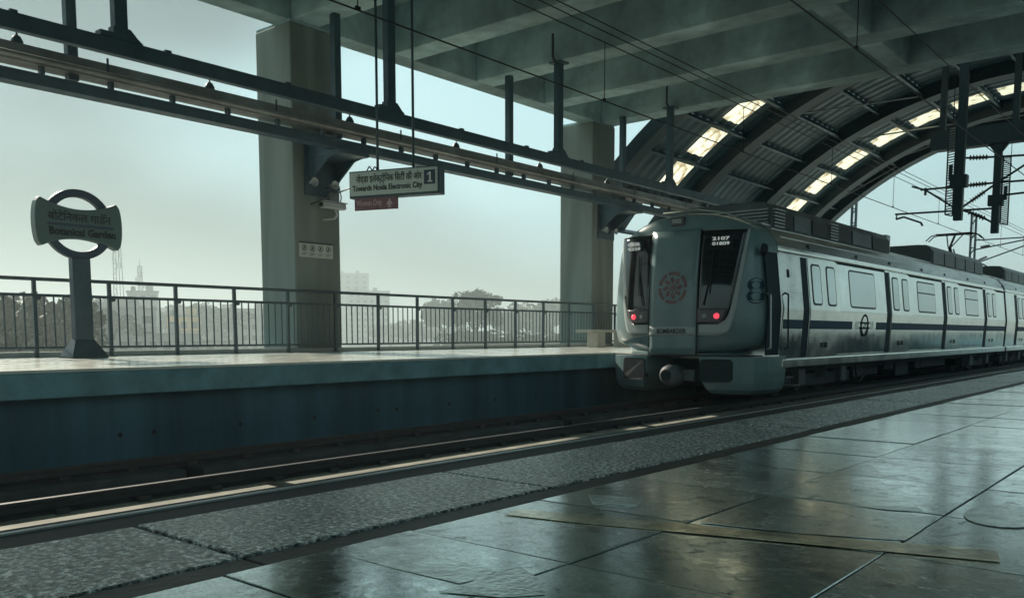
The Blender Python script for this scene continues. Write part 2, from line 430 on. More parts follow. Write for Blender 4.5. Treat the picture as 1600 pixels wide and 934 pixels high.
HOLES = [(4.62, -0.77), (5.02, -0.77), (6.16, -0.77), (7.31, -0.77), (8.46, -0.75), (8.83, -0.76), (9.97, -0.75), (11.09, -0.75), (12.21, -0.73)]
def left_platform():
    p = struct(empty('platform', (-11.8, 12, -1.2)))
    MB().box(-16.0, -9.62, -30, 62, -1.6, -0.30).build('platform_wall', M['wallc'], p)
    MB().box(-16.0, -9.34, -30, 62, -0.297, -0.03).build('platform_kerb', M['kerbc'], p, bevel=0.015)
    # polished floor slabs
    y = -8.0; pitch = 1.2
    me = MB().box(-2.32, 2.32, 0.003, pitch-0.003, -0.03, 0.0).mesh('floor_slab', M['floor_l'])
    while y < 42:
        for xc in (-11.64,):
            o = put('floor_slab', me, p); o.location = (xc, y, 0)
        y += pitch
    MB().box(-13.97, -9.32, 42.01, 62, -0.03, -0.001).build('far_floor', M['floor_l'], p)
    MB().box(-16.0, -13.97, -30, 62, -0.03, -0.001).build('floor_margin', M['kerbc'], p)
    MB().box(-14.40, -14.24, -10, 62, 0.0, 0.085).build('edge_upstand', M['bench'], p, bevel=0.01)
    # tie-bolt holes in the wall face
    hole = MB().lathe([(0.026, 0.0), (0.03, 0.008), (0.016, 0.010)], (0, 0, 0), 'x', 8).mesh('bolt_hole', M['rubber'])
    for yy, zz in HOLES:
        o = put('bolt_hole', hole, p); o.location = (-9.622, yy, zz)
    return p
left_platform()

# --- near platform
def near_platform():
    p = struct(empty('platform', (0, 5, -1.2)))
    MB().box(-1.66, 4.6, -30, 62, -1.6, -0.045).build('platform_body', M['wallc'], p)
    # flamed granite kerb slabs
    me = MB().box(-0.183, 0.183, 0.004, 0.846, -0.05, 0.0).mesh('granite_slab', M['granite'])
    k = 0; y = 0.80 - 0.85*4
    while y < 40:
        o = put('granite_slab', me, p, bevel=0.004); o.location = (-1.438, y, random.uniform(-0.002, 0.002)); y += 0.85
    me = MB().box(-0.034, 0.034, 0.003, 0.847, -0.05, -0.003).mesh('stone_strip', M['strip'])
    y = 0.80 - 0.85*4
    while y < 40:
        o = put('stone_strip', me, p, bevel=0.002); o.location = (-1.216, y, random.uniform(-0.001, 0.001)); y += 0.85
    # polished tiles
    me = MB().box(0.0018, 0.3682, 0.0018, 0.3932, -0.03, 0.0).mesh('floor_tile', M['tile'])
    for i in range(7):
        for j in range(-5, 34):
            if i > 4 and j > 24: continue
            o = put('floor_tile', me, p, bevel=0.0015, seg=1)
            o.location = (-1.175 + i*0.37, 0.715 + j*0.395, random.uniform(-0.0012, 0.0012))
            o.rotation_euler = (random.uniform(-0.0025, 0.0025), random.uniform(-0.0025, 0.0025), 0)
    MB().box(-1.18, 4.6, -30, 62, -0.045, -0.012).build('joint_bed', M['rubber'], p)
    MB().box(-1.175, 4.6, 14.14, 62, -0.012, -0.001).build('far_floor', M['tile'], p)
    MB().box(1.42, 4.6, -30, 14.13, -0.012, -0.001).build('side_floor', M['tile'], p)
    # nosing: rubber lip with a bright metal line
    MB().box(-1.86, -1.625, -30, 62, -0.075, -0.018).build('edge_lip', M['rubber'], p, bevel=0.006)
    MB().box(-1.815, -1.800, -30, 62, -0.0185, -0.014).build('edge_trim', M['alu'], p)
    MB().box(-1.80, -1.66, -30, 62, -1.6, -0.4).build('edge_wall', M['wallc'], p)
    return p
near_platform()

def flat(name, poly, z0, z1, m):
    return MB().prism(poly, 'z', z0, z1).build(name, m)
Z1 = 0.0019
tag(flat('floor_tape', [(-1.13,1.33),(-1.14,1.39),(-0.95,1.445),(-0.64,1.53),(-0.29,1.64),(-0.27,1.565),(-0.5,1.498),(-0.76,1.425),(-0.97,1.362)], 0.0014, Z1, M['tape']),
    'worn ochre tape strip stuck across the shiny tiles', 'tape')
tag(flat('cement_patch', [(-1.12,0.91),(-1.12,1.0),(-0.99,1.003),(-0.865,1.0),(-0.85,0.955),(-0.862,0.912),(-1.0,0.907)], 0.0014, Z1, M['patch']),
    'narrow cement patch with rounded ends on the nearest tiles', 'floor patch')
tag(flat('cement_patch', [(-0.855,0.862),(-0.852,0.93),(-0.858,1.0),(-0.85,1.04),(-0.79,1.008),(-0.73,0.95),(-0.77,0.90)], 0.0016, 0.0024, M['patch']),
    'kite shaped rough cement patch at the end of the narrow patch', 'floor patch')
ov = [(-0.335 + 0.075*math.cos(t*math.pi/9), 1.975 + 0.125*math.sin(t*math.pi/9)) for t in range(18)]
tag(flat('floor_cover', ov, 0.0014, Z1, M['patch']), 'oval access cover set in the tiles beside the long joint', 'floor cover')
rough = MB().prism([(-0.785,1.52),(-0.795,1.87),(-0.62,1.865),(-0.44,1.868),(-0.432,1.72),(-0.432,1.62),(-0.6,1.55)], 'z', 0.0013, 0.0019).build('cement_patch', M['tile'])
tag(rough, 'dark square stone patch bordering the ochre tape', 'floor patch')
crk = [(-0.66,1.885),(-0.58,1.90),(-0.50,1.955),(-0.475,1.91),(-0.56,1.875)]
tag(flat('cement_patch', crk, 0.0014, 0.0022, M['patch']), 'thin wedge shaped patch above the dark square patch', 'floor patch')
tri = [(-1.12,1.62),(-1.00,1.66),(-0.97,1.58),(-1.06,1.55)]
tag(flat('cement_patch', tri, 0.0014, 0.0022, M['patch']), 'small triangular chip patch beside the dark stone strip', 'floor patch')

# --- track: plinths and rails
def plinth(x, y0, y1, label, grp):
    o = MB().prism([(x-0.33,-1.2),(x+0.33,-1.2),(x+0.33,-1.02),(x+0.31,-1.0),(x-0.31,-1.0),(x-0.33,-1.02)], 'y', y0, y1).build('track_plinth', M['plinth_shade'] if x < -8 else M['plinth'])
    return tag(o, label, 'plinth', grp)
segs = [(-8.2,4.55),(4.74,11.0),(11.22,60)]
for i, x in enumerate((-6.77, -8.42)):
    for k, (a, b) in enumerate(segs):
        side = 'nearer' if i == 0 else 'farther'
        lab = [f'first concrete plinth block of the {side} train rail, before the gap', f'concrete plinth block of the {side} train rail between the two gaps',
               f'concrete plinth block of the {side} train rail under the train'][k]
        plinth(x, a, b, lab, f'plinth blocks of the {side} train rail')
for x, w in ((-2.46, 'right'), (-4.14, 'left')):
    plinth(x, -8, 60, f'concrete plinth under the {w} rail of the empty near track', 'plinths of the near track')
def rail(x, label):
    t = thing('rail', label, 'rail', (x, 5, -1.0), 'running rails')
    prof = [(-0.075,-1.0),(0.075,-1.0),(0.075,-0.988),(0.012,-0.965),(0.012,-0.915),(0.036,-0.905),(0.036,-0.886),(-0.036,-0.886),(-0.036,-0.905),(-0.012,-0.915),(-0.012,-0.965),(-0.075,-0.988)]
    MB().prism([(x+a, b) for a, b in prof], 'y', -10, 130).build('web', M['rail'], t)
    MB().box(x-0.030, x+0.030, -10, 130, -0.888, -0.880).build('running_surface', M['railtop'], t)
    me = MB().box(0.06,0.13,-0.05,0.05,-1.0,-0.955).mesh('rail_clip', M['rail'])
    for k in range(26):
        o = put('rail_clip', me, t); o.location = (x, 1.5 + 0.65*k, 0)
    return t
rail(-6.92, 'nearer rail of the track the train stands on')
rail(-8.42, 'farther rail of the track the train stands on, beside the platform wall')
rail(-2.46, 'rail of the empty near track, close under the platform edge')
rail(-4.14, 'rail of the empty near track, on its far side')

# --- concrete roof with downstand beams
def concrete_roof():
    p = struct(empty('roof', (-5.5, 5, 6.4)))
    MB().box(-14.9, 3.9, -20, 21.9, 7.35, 7.7).build('roof_slab', M['concrete'], p)
    me = MB().box(-9.0, 9.0, 0.0, 0.62, 6.4, 7.36).mesh('beam', M['concrete'])
    for k in range(-11, 5):
        y = 10.6 + 2.67*k
        o = put('beam', me, p, bevel=0.02); o.location = (-5.4, y, 0)
    for x in (-14.9, 3.4):
        MB().box(x, x+0.5, -20, 21.9, 6.398, 7.40).build('edge_beam', M['concrete'], p, bevel=0.02)
    for x in (-6.5, -4.95):
        MB().box(x, x+0.45, -20, 21.88, 6.42, 7.38).build('longitudinal_beam', M['concrete'], p, bevel=0.02) if x == -6.5 else None
    return p
concrete_roof()

def column(x0, x1, y, label, grp):
    t = thing('concrete_column', label, 'column', ((x0+x1)/2, y+0.57, 0), grp)
    MB().box(x0, x1, y, y+1.13, -0.02, 6.35).build('shaft', M['column'], t, bevel=0.03)
    MB().box(x0+0.02, x1-0.02, y+0.02, y+1.11, 6.34, 6.394).build('joint_course', M['concrete'], t)
    return t
c1 = column(-15.45, -14.3, 10.5, 'beige square concrete column nearest, with notice plate and camera on it', 'platform columns')
c2 = column(-15.45, -14.3, 20.75, 'beige square concrete column behind the bench and the train nose', 'platform columns')
column(3.4, 4.5, 10.5, 'concrete column on the near platform out of frame', 'columns out of frame')
column(3.4, 4.5, 20.75, 'concrete column on the near platform out of frame', 'columns out of frame')
column(-15.45, -14.3, 0.25, 'concrete column of the far platform out of frame', 'columns out of frame beyond')

# --- steel vault
VX, VZ = -5.5, -4.55
def vault():
    p = thing('vaulted_roof', 'dark steel barrel vault with corrugated sheets and bright roof lights over the train', 'roof', (VX, 31, 0))
    def arc(r, a): return (VX + r*math.sin(R(a)), VZ + r*math.cos(R(a)))
    A0, A1, ST = -54.0, 36.2, 6.3
    nA = 40
    def ring(y0, y1, r0, r1, name):
        mb = MB(); v = []; f = []
        for k in range(nA+1):
            a = A0 + (A1-A0)*k/nA
            for r_, y in ((r0,y0),(r0,y1),(r1,y1),(r1,y0)):
                x, z = arc(r_, a); v.append((x, y, z))
        for k in range(nA):
            for j in range(4): f.append((k*4+j, k*4+(j+1)%4, (k+1)*4+(j+1)%4, (k+1)*4+j))
        mb.add(v, f); mb.build(name, M['rib'], p)
    bays = [(22.7, 23.1), (27.75, 28.25), (32.75, 33.25), (37.8, 38.3), (39.7, 40.2)]
    for a, b in bays:
        ring(a, b, 13.36, 13.80, 'rib')
    # flanges on the ribs
    for a, b in bays:
        ring(a-0.06, b+0.06, 13.34, 13.37, 'flange')
    # purlins
    angs = [-52.0 + ST*k for k in range(15)]
    for a in angs:
        x, z = arc(13.62, a)
        MB().bar((x, 23.0, z), (x, 40.0, z), 0.08, 0.18, up=(math.sin(R(a)), 0, math.cos(R(a)))).build('purlin', M['sheet'], p)
    # corrugated sheets: ridges run along the curve
    def sheet_mesh(y0, y1, m, name, u0=-0.985, u1=0.985):
        L = y1 - y0; n = max(4, int(L/0.12)) ; v = []; f = []; na = 4
        for i in range(na+1):
            a = ST/2*(u0 + (u1-u0)*i/na)
            for k in range(n+1):
                rr = 13.74 + (0.028 if k % 4 in (0, 1) else -0.012)
                v.append((rr*math.sin(R(a)), y0 + L*k/n, rr*math.cos(R(a))))
        for i in range(na):
            for k in range(n): f.append((i*(n+1)+k, i*(n+1)+k+1, (i+1)*(n+1)+k+1, (i+1)*(n+1)+k))
        return MB().add(v, f).mesh(name, m)
    for (a, b), sl in zip(((23.1,27.75),(28.25,32.75),(33.25,37.8),(38.3,39.7)), ((25.7,26.85),None,(35.75,36.95),None)):
        parts = [(a, b, 'sheet')] if not sl else [(a, sl[0], 'sheet'), (sl[0]+0.01, sl[1]-0.01, 'skylight'), (sl[1], b, 'sheet')]
        for y0, y1, k in parts:
            nm = 'roof_sheet' if k == 'sheet' else 'roof_light'
            me = sheet_mesh(y0, y1, M[k], nm) if k == 'sheet' else sheet_mesh(y0, y1, M[k], nm, -0.66, 0.88)
            edge = sheet_mesh(y0, y1, M['sheet'], 'roof_sheet', -0.99, -0.66) if k != 'sheet' else None
            for i, ang in enumerate(angs[:-1]):
                am = ang + ST/2
                use = me
                if k == 'skylight' and abs(am) > 48:
                    use = None
                if use is None: continue
                o = put(nm, use, p); o.rotation_euler = (0, R(am), 0); o.location = (VX, 0, VZ)
                solid(o, 0.003)
                if k == 'skylight':
                    o = put('roof_sheet', edge, p); o.rotation_euler = (0, R(am), 0); o.location = (VX, 0, VZ)
                    solid(o, 0.003)
    # cross bracing rods under the end bay and stiffeners
    for (ya, yb) in ((38.3, 39.7),):
        for i, a in enumerate(angs[2:-3:2]):
            x, z = arc(13.5, a); x2, z2 = arc(13.5, a+2*ST)
            MB().tube((x, ya, z), (x2, yb, z2), 0.035, 6).build('brace', M['tray'], p)
    for (ya, yb) in ((28.25, 32.75), (33.25, 37.8)):
        for a in (angs[4], angs[8]):
            x, z = arc(13.5, a); x2, z2 = arc(13.5, a+2*ST)
            MB().tube((x, ya, z), (x2, yb, z2), 0.03, 6).build('brace', M['tray'], p)
    # raking feet of the ribs down to the platforms
    for y in (22.9, 28.0, 33.0, 38.05, 39.95):
        for s in (-1, 1):
            x, z = arc(13.58, -53.6 if s < 0 else 36.0)
            MB().bar((x, y, z+0.1), (VX - 10.3 if s < 0 else 3.6, y, -0.02), 0.36, 0.36).build('rib_foot', M['rib'], p)
    # struts up to the concrete roof end
    MB().box(-12.75, -12.65, 22.2, 22.3, 5.9, 7.4).build('strut', M['rib'], p)
    return p
vault()

# ================================================================== TRAIN
TX = -7.65
def wz(z):
    if z <= 0.81: return 1.55 - 0.045*(0.81-z)/0.97
    return 1.55 - 0.11*(z-0.81)/0.97
SEC_R = [(1.505,-0.16),(1.531,0.40),(1.55,0.81),(1.497,1.28),(1.44,1.78),(1.42,1.90),(1.36,2.04),(1.22,2.20),(0.98,2.33),(0.66,2.44),(0.33,2.50),(0.0,2.52)]
SEC = SEC_R + [(-x, z) for x, z in SEC_R[-2::-1]]
def side_poly(name, pts, off, m, parent, sgn=1, th=None):
    # polygon in (y, z) laid on the body side, off metres proud of it
    th = th or off
    n = len(pts)
    zs = sorted(set([z for _, z in pts]))
    v = [(TX + sgn*(wz(z)+off), y, z) for y, z in pts] + [(TX + sgn*(wz(z)+off-th-0.004), y, z) for y, z in pts]
    f = [tuple(range(n)), tuple(range(2*n-1, n-1, -1))] + [(k, (k+1)%n, (k+1)%n+n, k+n) for k in range(n)]
    return MB().add(v, f).build(name, m, parent)
def side_rect(name, y0, y1, z0, z1, off, m, parent, sgn=1):
    zz = [z0] + [z for z in (0.81, 1.28) if z0 < z < z1] + [z1]
    v = []; f = []
    for z in zz:
        w = TX + sgn*(wz(z)+off); w2 = TX + sgn*(wz(z)-0.006)
        v += [(w, y0, z), (w, y1, z), (w2, y1, z), (w2, y0, z)]
    for k in range(len(zz)-1):
        for j in range(4): f.append((k*4+j, k*4+(j+1)%4, k*4+4+(j+1)%4, k*4+4+j))
    e = (len(zz)-1)*4
    f += [(0,1,2,3), (e,e+1,e+2,e+3)]
    return MB().add(v, f).build(name, m, parent, bevel=0.004 if off > 0.008 else 0, seg=1)
def side_window(name, y0, y1, z0, z1, parent, sgn=1, r=0.07, off=0.012):
    g = side_poly(name, rrect(y0-0.035, y1+0.035, z0-0.035, z1+0.035, r+0.03), off, M['rubberg'], parent, sgn)
    side_poly('pane', rrect(y0, y1, z0, z1, r), off+0.004, M['wglass'], g, sgn)
    return g
def emblem_side(t, yc, zc):
    x = TX + 1.546
    ring = MB(); n = 28; v = []; f = []
    for k in range(n):
        a = 2*math.pi*k/n
        for r_ in (0.245, 0.195):
            for xx in (0.006, 0.014): v.append((x+xx, yc + r_*math.cos(a), zc + r_*math.sin(a)))
    for k in range(n):
        b, c = k*4, ((k+1) % n)*4
        f += [(b, c, c+2, b+2), (b+1, b+3, c+3, c+1), (b, b+1, c+1, c), (b+2, c+2, c+3, b+3)]
    ring.add(v, f)
    ring.box(x+0.006, x+0.014, yc-0.30, yc+0.30, zc+0.035, zc+0.075).box(x+0.006, x+0.014, yc-0.30, yc+0.30, zc-0.075, zc-0.035)
    ring.add([(x+0.014, yc-0.05, zc-0.035), (x+0.014, yc+0.0, zc-0.035), (x+0.014, yc+0.10, zc+0.035), (x+0.014, yc+0.05, zc+0.035)], [(0,1,2,3)])
    o = ring.build('line_emblem', M['navy'], t); 
    ch = MB()
    for s in (-1, 1):
        for k in range(2):
            y0 = yc + s*(0.40 + 0.13*k)
            ch.add([(x+0.011, y0, zc+0.085), (x+0.011, y0 - s*0.035, zc+0.085), (x+0.011, y0 + s*0.035, zc), (x+0.011, y0 + s*0.07, zc),
                    (x+0.011, y0, zc-0.085), (x+0.011, y0 - s*0.035, zc-0.085)], [(0,1,2,3), (3,2,5,4)])
    ch.build('chevron', M['white'], t)
def air_unit(t, y0, y1, z1, name='air_unit', louvre=True):
    prof = [(-1.02, 2.28), (1.02, 2.28), (1.0, z1-0.16), (0.86, z1-0.02), (0.6, z1), (-0.6, z1), (-0.86, z1-0.02), (-1.0, z1-0.16)]
    u = MB().prism([(TX+a, b) for a, b in prof], 'y', y0, y1).build(name, M['pod'], t, bevel=0.02)
    # side covers of different tone
    n = max(3, int((y1-y0)/1.1)); L = (y1-y0)/n
    for k in range(n):
        a = y0 + k*L
        m = [M['podd'], M['pod'], M['podd'], M['pod']][k % 4] if louvre else M['pod']
        MB().add([(TX+1.022, a+0.06, 2.33), (TX+1.022, a+L-0.06, 2.33), (TX+1.005, a+L-0.06, z1-0.18), (TX+1.005, a+0.06, z1-0.18),
                  (TX+1.042, a+0.06, 2.33), (TX+1.042, a+L-0.06, 2.33), (TX+1.025, a+L-0.06, z1-0.18), (TX+1.025, a+0.06, z1-0.18)],
                 [(0,3,2,1),(4,5,6,7),(0,1,5,4),(1,2,6,5),(2,3,7,6),(3,0,4,7)]).build('side_cover', m, u, bevel=0.006)
    if louvre:
        for k in range(6):
            z = 2.34 + k*(z1-2.44)/6
            MB().bar((TX-0.6, y0-0.02, z), (TX+0.94, y0-0.02, z), 0.05, 0.025).build('louvre', M['lamp'], u)
            MB().bar((TX+1.03, y0+0.05, z), (TX+1.03, y0+0.5, z), 0.05, 0.022).build('louvre', M['lamp'], u)
        for yy in (y0+0.55, y0+2.7):
            MB().lathe([(0.0, 0.0), (0.22, 0.0), (0.22, 0.06), (0.17, 0.075), (0.0, 0.04)], (TX, yy, z1-0.005), 'z', 20).build('fan', M['podd'], u)
    return u
def bogie(t, yc):
    mb = MB()
    mb.box(TX-1.15, TX+1.15, yc-1.7, yc+1.7, -0.62, -0.42)
    mb.box(TX+1.02, TX+1.24, yc-1.8, yc+1.8, -0.66, -0.40).box(TX-1.24, TX-1.02, yc-1.8, yc+1.8, -0.66, -0.40)
    b = mb.build('bogie', M['under'], t, bevel=0.03)
    for s in (-1, 1):
        for yy in (yc-1.15, yc+1.15):
            MB().lathe([(0.0,-0.06),(0.40,-0.06),(0.43,-0.02),(0.40,0.0),(0.40,0.06),(0.0,0.06)], (TX+s*0.75, yy, -0.45), 'x', 24).build('wheel', M['rail'], b)
            MB().box(TX+s*1.25-0.09, TX+s*1.25+0.09, yy-0.16, yy+0.16, -0.62, -0.30).build('axle_box', M['underb'], b, bevel=0.02)
        MB().lathe([(0.0,-0.2),(0.24,-0.2),(0.26,0.0),(0.24,0.2),(0.0,0.2)], (TX+s*1.12, yc, -0.28), 'z', 16).build('air_spring', M['rubber'], b)
    return b
def car(y0, y1, cab, label):
    t = thing('metro_car', label, 'train car', (TX, (y0+y1)/2, -0.85), 'cars of the metro train')
    ys = y0 + (0.72 if cab else 0.0)
    MB().prism([(TX+x, z) for x, z in SEC], 'y', ys, y1).build('body_shell', M['steelb'], t)
    # roof skin above the gutter, a touch proud
    roof = [(x*1.003, z+0.004) for x, z in SEC if z >= 1.89]
    v = [(TX+x, y, z) for y in (ys+0.0, y1-0.02) for x, z in roof]; n = len(roof)
    MB().add(v, [(k, k+1, n+k+1, n+k) for k in range(n-1)]).build('roof_skin', M['roofm'], t, smooth=True)
    for k in range(7):
        x, z = [(1.33,2.075),(1.16,2.235),(0.98,2.335),(0.82,2.395),(0.66,2.445),(-0.8,2.40),(-1.2,2.21)][k]
        MB().box(TX+x-0.012, TX+x+0.012, ys+0.3, y1-0.1, z-0.01, z+0.014).build('roof_rib', M['roofm'], t)
    for s in (1, -1):
        MB().box(TX+s*1.50-0.09, TX+s*1.50+0.075, ys, y1, -0.235, -0.085).build('sole_bar', M['steelp'], t, bevel=0.012)
        MB().bar((TX+s*1.455, ys-0.1, 1.83), (TX+s*1.455, y1, 1.83), 0.03, 0.035).build('gutter', M['steelp'], t)
    first = y0 + 1.98 if cab else y0 + 1.9
    doors = [first + 4.98*k for k in range(4)]
    doors = [d for d in doors if d + 1.6 < y1]
    for s in (1, -1):
        for k, d in enumerate(doors):
            side_rect('pillar_panel', d-0.34, d-0.02, -0.05, 1.76, 0.006, M['navy'], t, s)
            for j in range(2):
                a = d + 0.0 + j*0.775
                dl = side_rect('door_leaf', a+0.006, a+0.769, -0.05, 1.77, 0.022, M['steelp'], t, s)
                g = side_poly('door_window', rrect(a+0.13, a+0.61, 0.90, 1.67, 0.09), 0.028, M['rubberg'], dl, s)
                side_poly('pane', rrect(a+0.165, a+0.575, 0.935, 1.635, 0.07), 0.032, M['wglass'], dl, s)
                side_rect('door_stripe', a+0.007, a+0.768, 0.455, 0.62, 0.025, M['blue'], dl, s)
                if j == 0 and s == 1:
                    MB().box(TX+1.575, TX+1.592, a+0.70, a+0.84, 0.10, 0.20).build('door_latch', M['under'], dl)
            nxt = doors[k+1]-0.34 if k+1 < len(doors) else y1-0.05
            a = d + 1.57
            side_rect('side_panel', a, nxt-0.01, -0.03, 0.81, 0.010, M['steelb'], t, s)
            side_rect('upper_panel', a, nxt-0.01, 0.813, 1.75, 0.009, M['steelb'], t, s)
            if nxt - a > 2.2:
                wc = a + 0.68
                side_window('side_window', wc, wc+1.60, 0.93, 1.64, t, s)
                if k == 0:
                    side_rect('stripe', a, a+0.78, 0.455, 0.62, 0.013, M['blue'], t, s)
                    side_rect('stripe', a+2.32, nxt-0.01, 0.455, 0.62, 0.013, M['blue'], t, s)
                    if s == 1: emblem_side(t, a+1.55, 0.54)
                else:
                    side_rect('stripe', a, nxt-0.01, 0.455, 0.62, 0.013, M['blue'], t, s)
                    # inner frame line of the opening window
                    side_rect('window_bar', wc+0.02, wc+1.58, 1.37, 1.40, 0.020, M['rubberg'], t, s)
            else:
                side_rect('stripe', a, nxt-0.01, 0.455, 0.62, 0.013, M['blue'], t, s)
            MB().bar((TX+s*(wz(0)+0.012), a, -0.055), (TX+s*(wz(0)+0.012), nxt, -0.055), 0.02, 0.03).build('sill_strip', M['steelp'], t)
            MB().bar((TX+s*(wz(1.77)+0.012), a, 1.775), (TX+s*(wz(1.77)+0.012), nxt, 1.775), 0.016, 0.05).build('top_seal', M['under'], t)
        # round markers along the cant rail
        for d in doors:
            for dy in (0.2, 2.9):
                MB().lathe([(0.0, 0.0), (0.055, 0.0), (0.05, 0.03), (0.0, 0.04)], (TX+s*1.405 - (0.03 if s > 0 else 0.0), d+dy, 1.965), 'x', 12).build('cant_lamp', M['under'], t)
    # underframe equipment
    rng = random.Random(3 if cab else 5)
    y = y0 + (5.6 if cab else 4.6)
    while y < y1 - 5.6:
        L = rng.uniform(0.5, 1.5); zb = rng.uniform(-0.72, -0.5)
        MB().box(TX-1.25, TX+1.25-rng.uniform(0, 0.2), y, y+L, zb, -0.2).build('equipment_box', rng.choice([M['underb'], M['under'], M['under']]), t, bevel=0.02)
        y += L + rng.uniform(0.1, 0.5)
    MB().box(TX-1.3, TX+1.3, y0+(0.8 if cab else 0.1), y1-0.1, -0.34, -0.17).build('underframe', M['under'], t)
    bogie(t, y0+(3.4 if cab else 2.6)); bogie(t, y1-2.6)
    for yy in (y0+1.75, y0+5.35, y1-4.6):
        MB().path([(TX+1.3, yy, -0.3), (TX+1.33, yy+0.05, -0.6), (TX+1.3, yy+0.3, -0.7), (TX+1.3, yy+0.7, -0.5)], 0.022).build('hose', M['rubber'], t)
    if cab:
        for yy in (y0+1.0, y0+1.35):
            MB().box(TX+1.25, TX+1.55, yy, yy+0.28, -0.42 - (yy-y0-1.0)*0.45, -0.40 - (yy-y0-1.0)*0.45).build('cab_step', M['tray'], t)
    return t

lead = car(14.0, 33.85, True, 'lead metro car with grey cab front and silver sides, tail lamps lit red')
second = car(34.15, 55.0, False, 'second silver metro car coupled behind the lead car')
for tr, sp in ((lead, [(15.4, 18.2, 2.80, True), (18.25, 22.4, 2.80, True), (26.3, 32.6, 2.86, False)]), (second, [(36.2, 42.5, 2.86, False)])):
    for a, b, z, lv in sp: air_unit(tr, a, b, z, louvre=lv)
MB().box(TX-1.2, TX+1.2, 33.85, 34.15, -0.2, 2.2).build('gangway', M['rubber'], second)
MB().box(TX+0.2, TX+0.9, 22.55, 22.85, 2.40, 2.80).build('roof_box', M['band'], lead, bevel=0.02)

# ---- cab nose
def fy(x, z):
    zz = max(0.0, z - 0.7)
    return 13.62 + 0.38*(abs(x)/1.45)**3.0 + 0.055*zz*zz
NOSE = []
for x, z in SEC:
    NOSE.append((x, max(z, -0.02)))
def nose():
    cx, cz = 0.0, 1.1
    rings = []
    def sh(s): return [(cx+(x-cx)*s, cz+(z-cz)*s if z > -0.01 else z) for x, z in NOSE]
    v = []; f = []; n = len(NOSE)
    def addring(pts, ys):
        v.extend([(TX+p[0], y, p[1]) for p, y in zip(pts, ys)])
    addring(NOSE, [14.73]*n)
    addring(NOSE, [14.35]*n)
    for s, k in ((0.992, 0.62), (0.975, 0.34), (0.95, 0.12), (0.92, 0.0)):
        p = sh(s); addring(p, [fy(*q)*(1-k) + 14.35*k for q in p])
    for s in (0.8, 0.65, 0.5, 0.35, 0.2, 0.08):
        p = sh(s); addring(p, [fy(*q) for q in p])
    nr = len(v)//n
    for i in range(nr-1):
        for k in range(n-1): f.append((i*n+k, i*n+k+1, (i+1)*n+k+1, (i+1)*n+k))
        f.append((i*n+n-1, i*n, (i+1)*n, (i+1)*n+n-1))
    f.append(tuple((nr-1)*n+k for k in range(n)))
    o = MB().add(v, f).build('cab_nose', M['mask'], lead, smooth=True)
    md = o.modifiers.new('sub', 'SUBSURF'); md.levels = 1; md.render_levels = 1
    return o
NOSE_O = nose()
def drape(name, z0, z1, xl, xr, off, m, parent, nz=10, nx=8, th=0.012):
    v = []; f = []
    for i in range(nz+1):
        z = z0 + (z1-z0)*i/nz; a = xl(z); b = xr(z)
        for k in range(nx+1):
            x = a + (b-a)*k/nx; v.append((TX+x, fy(x, z)-off, z))
    for i in range(nz):
        for k in range(nx): f.append((i*(nx+1)+k, i*(nx+1)+k+1, (i+1)*(nx+1)+k+1, (i+1)*(nx+1)+k))
    o = MB().add(v, f).build(name, m, parent, smooth=True)
    solid(o, th, 0); return o
def wout(z):     # outer edge of the windscreen
    if z < 0.62: return 0.74 + 0.22*math.sqrt(max(0.0, 1-((0.62-z)/0.10)**2)) if z > 0.52 else 0.74
    return 0.97 + 0.255*((z-0.62)/1.5)**0.65
def wband(z):
    if z < 0.50: return 0.80 + 0.25*math.sqrt(max(0.0, 1-((0.50-z)/0.17)**2)) if z > 0.33 else 0.80
    return 1.045 + 0.215*((z-0.5)/1.62)**0.65
DW = 0.47
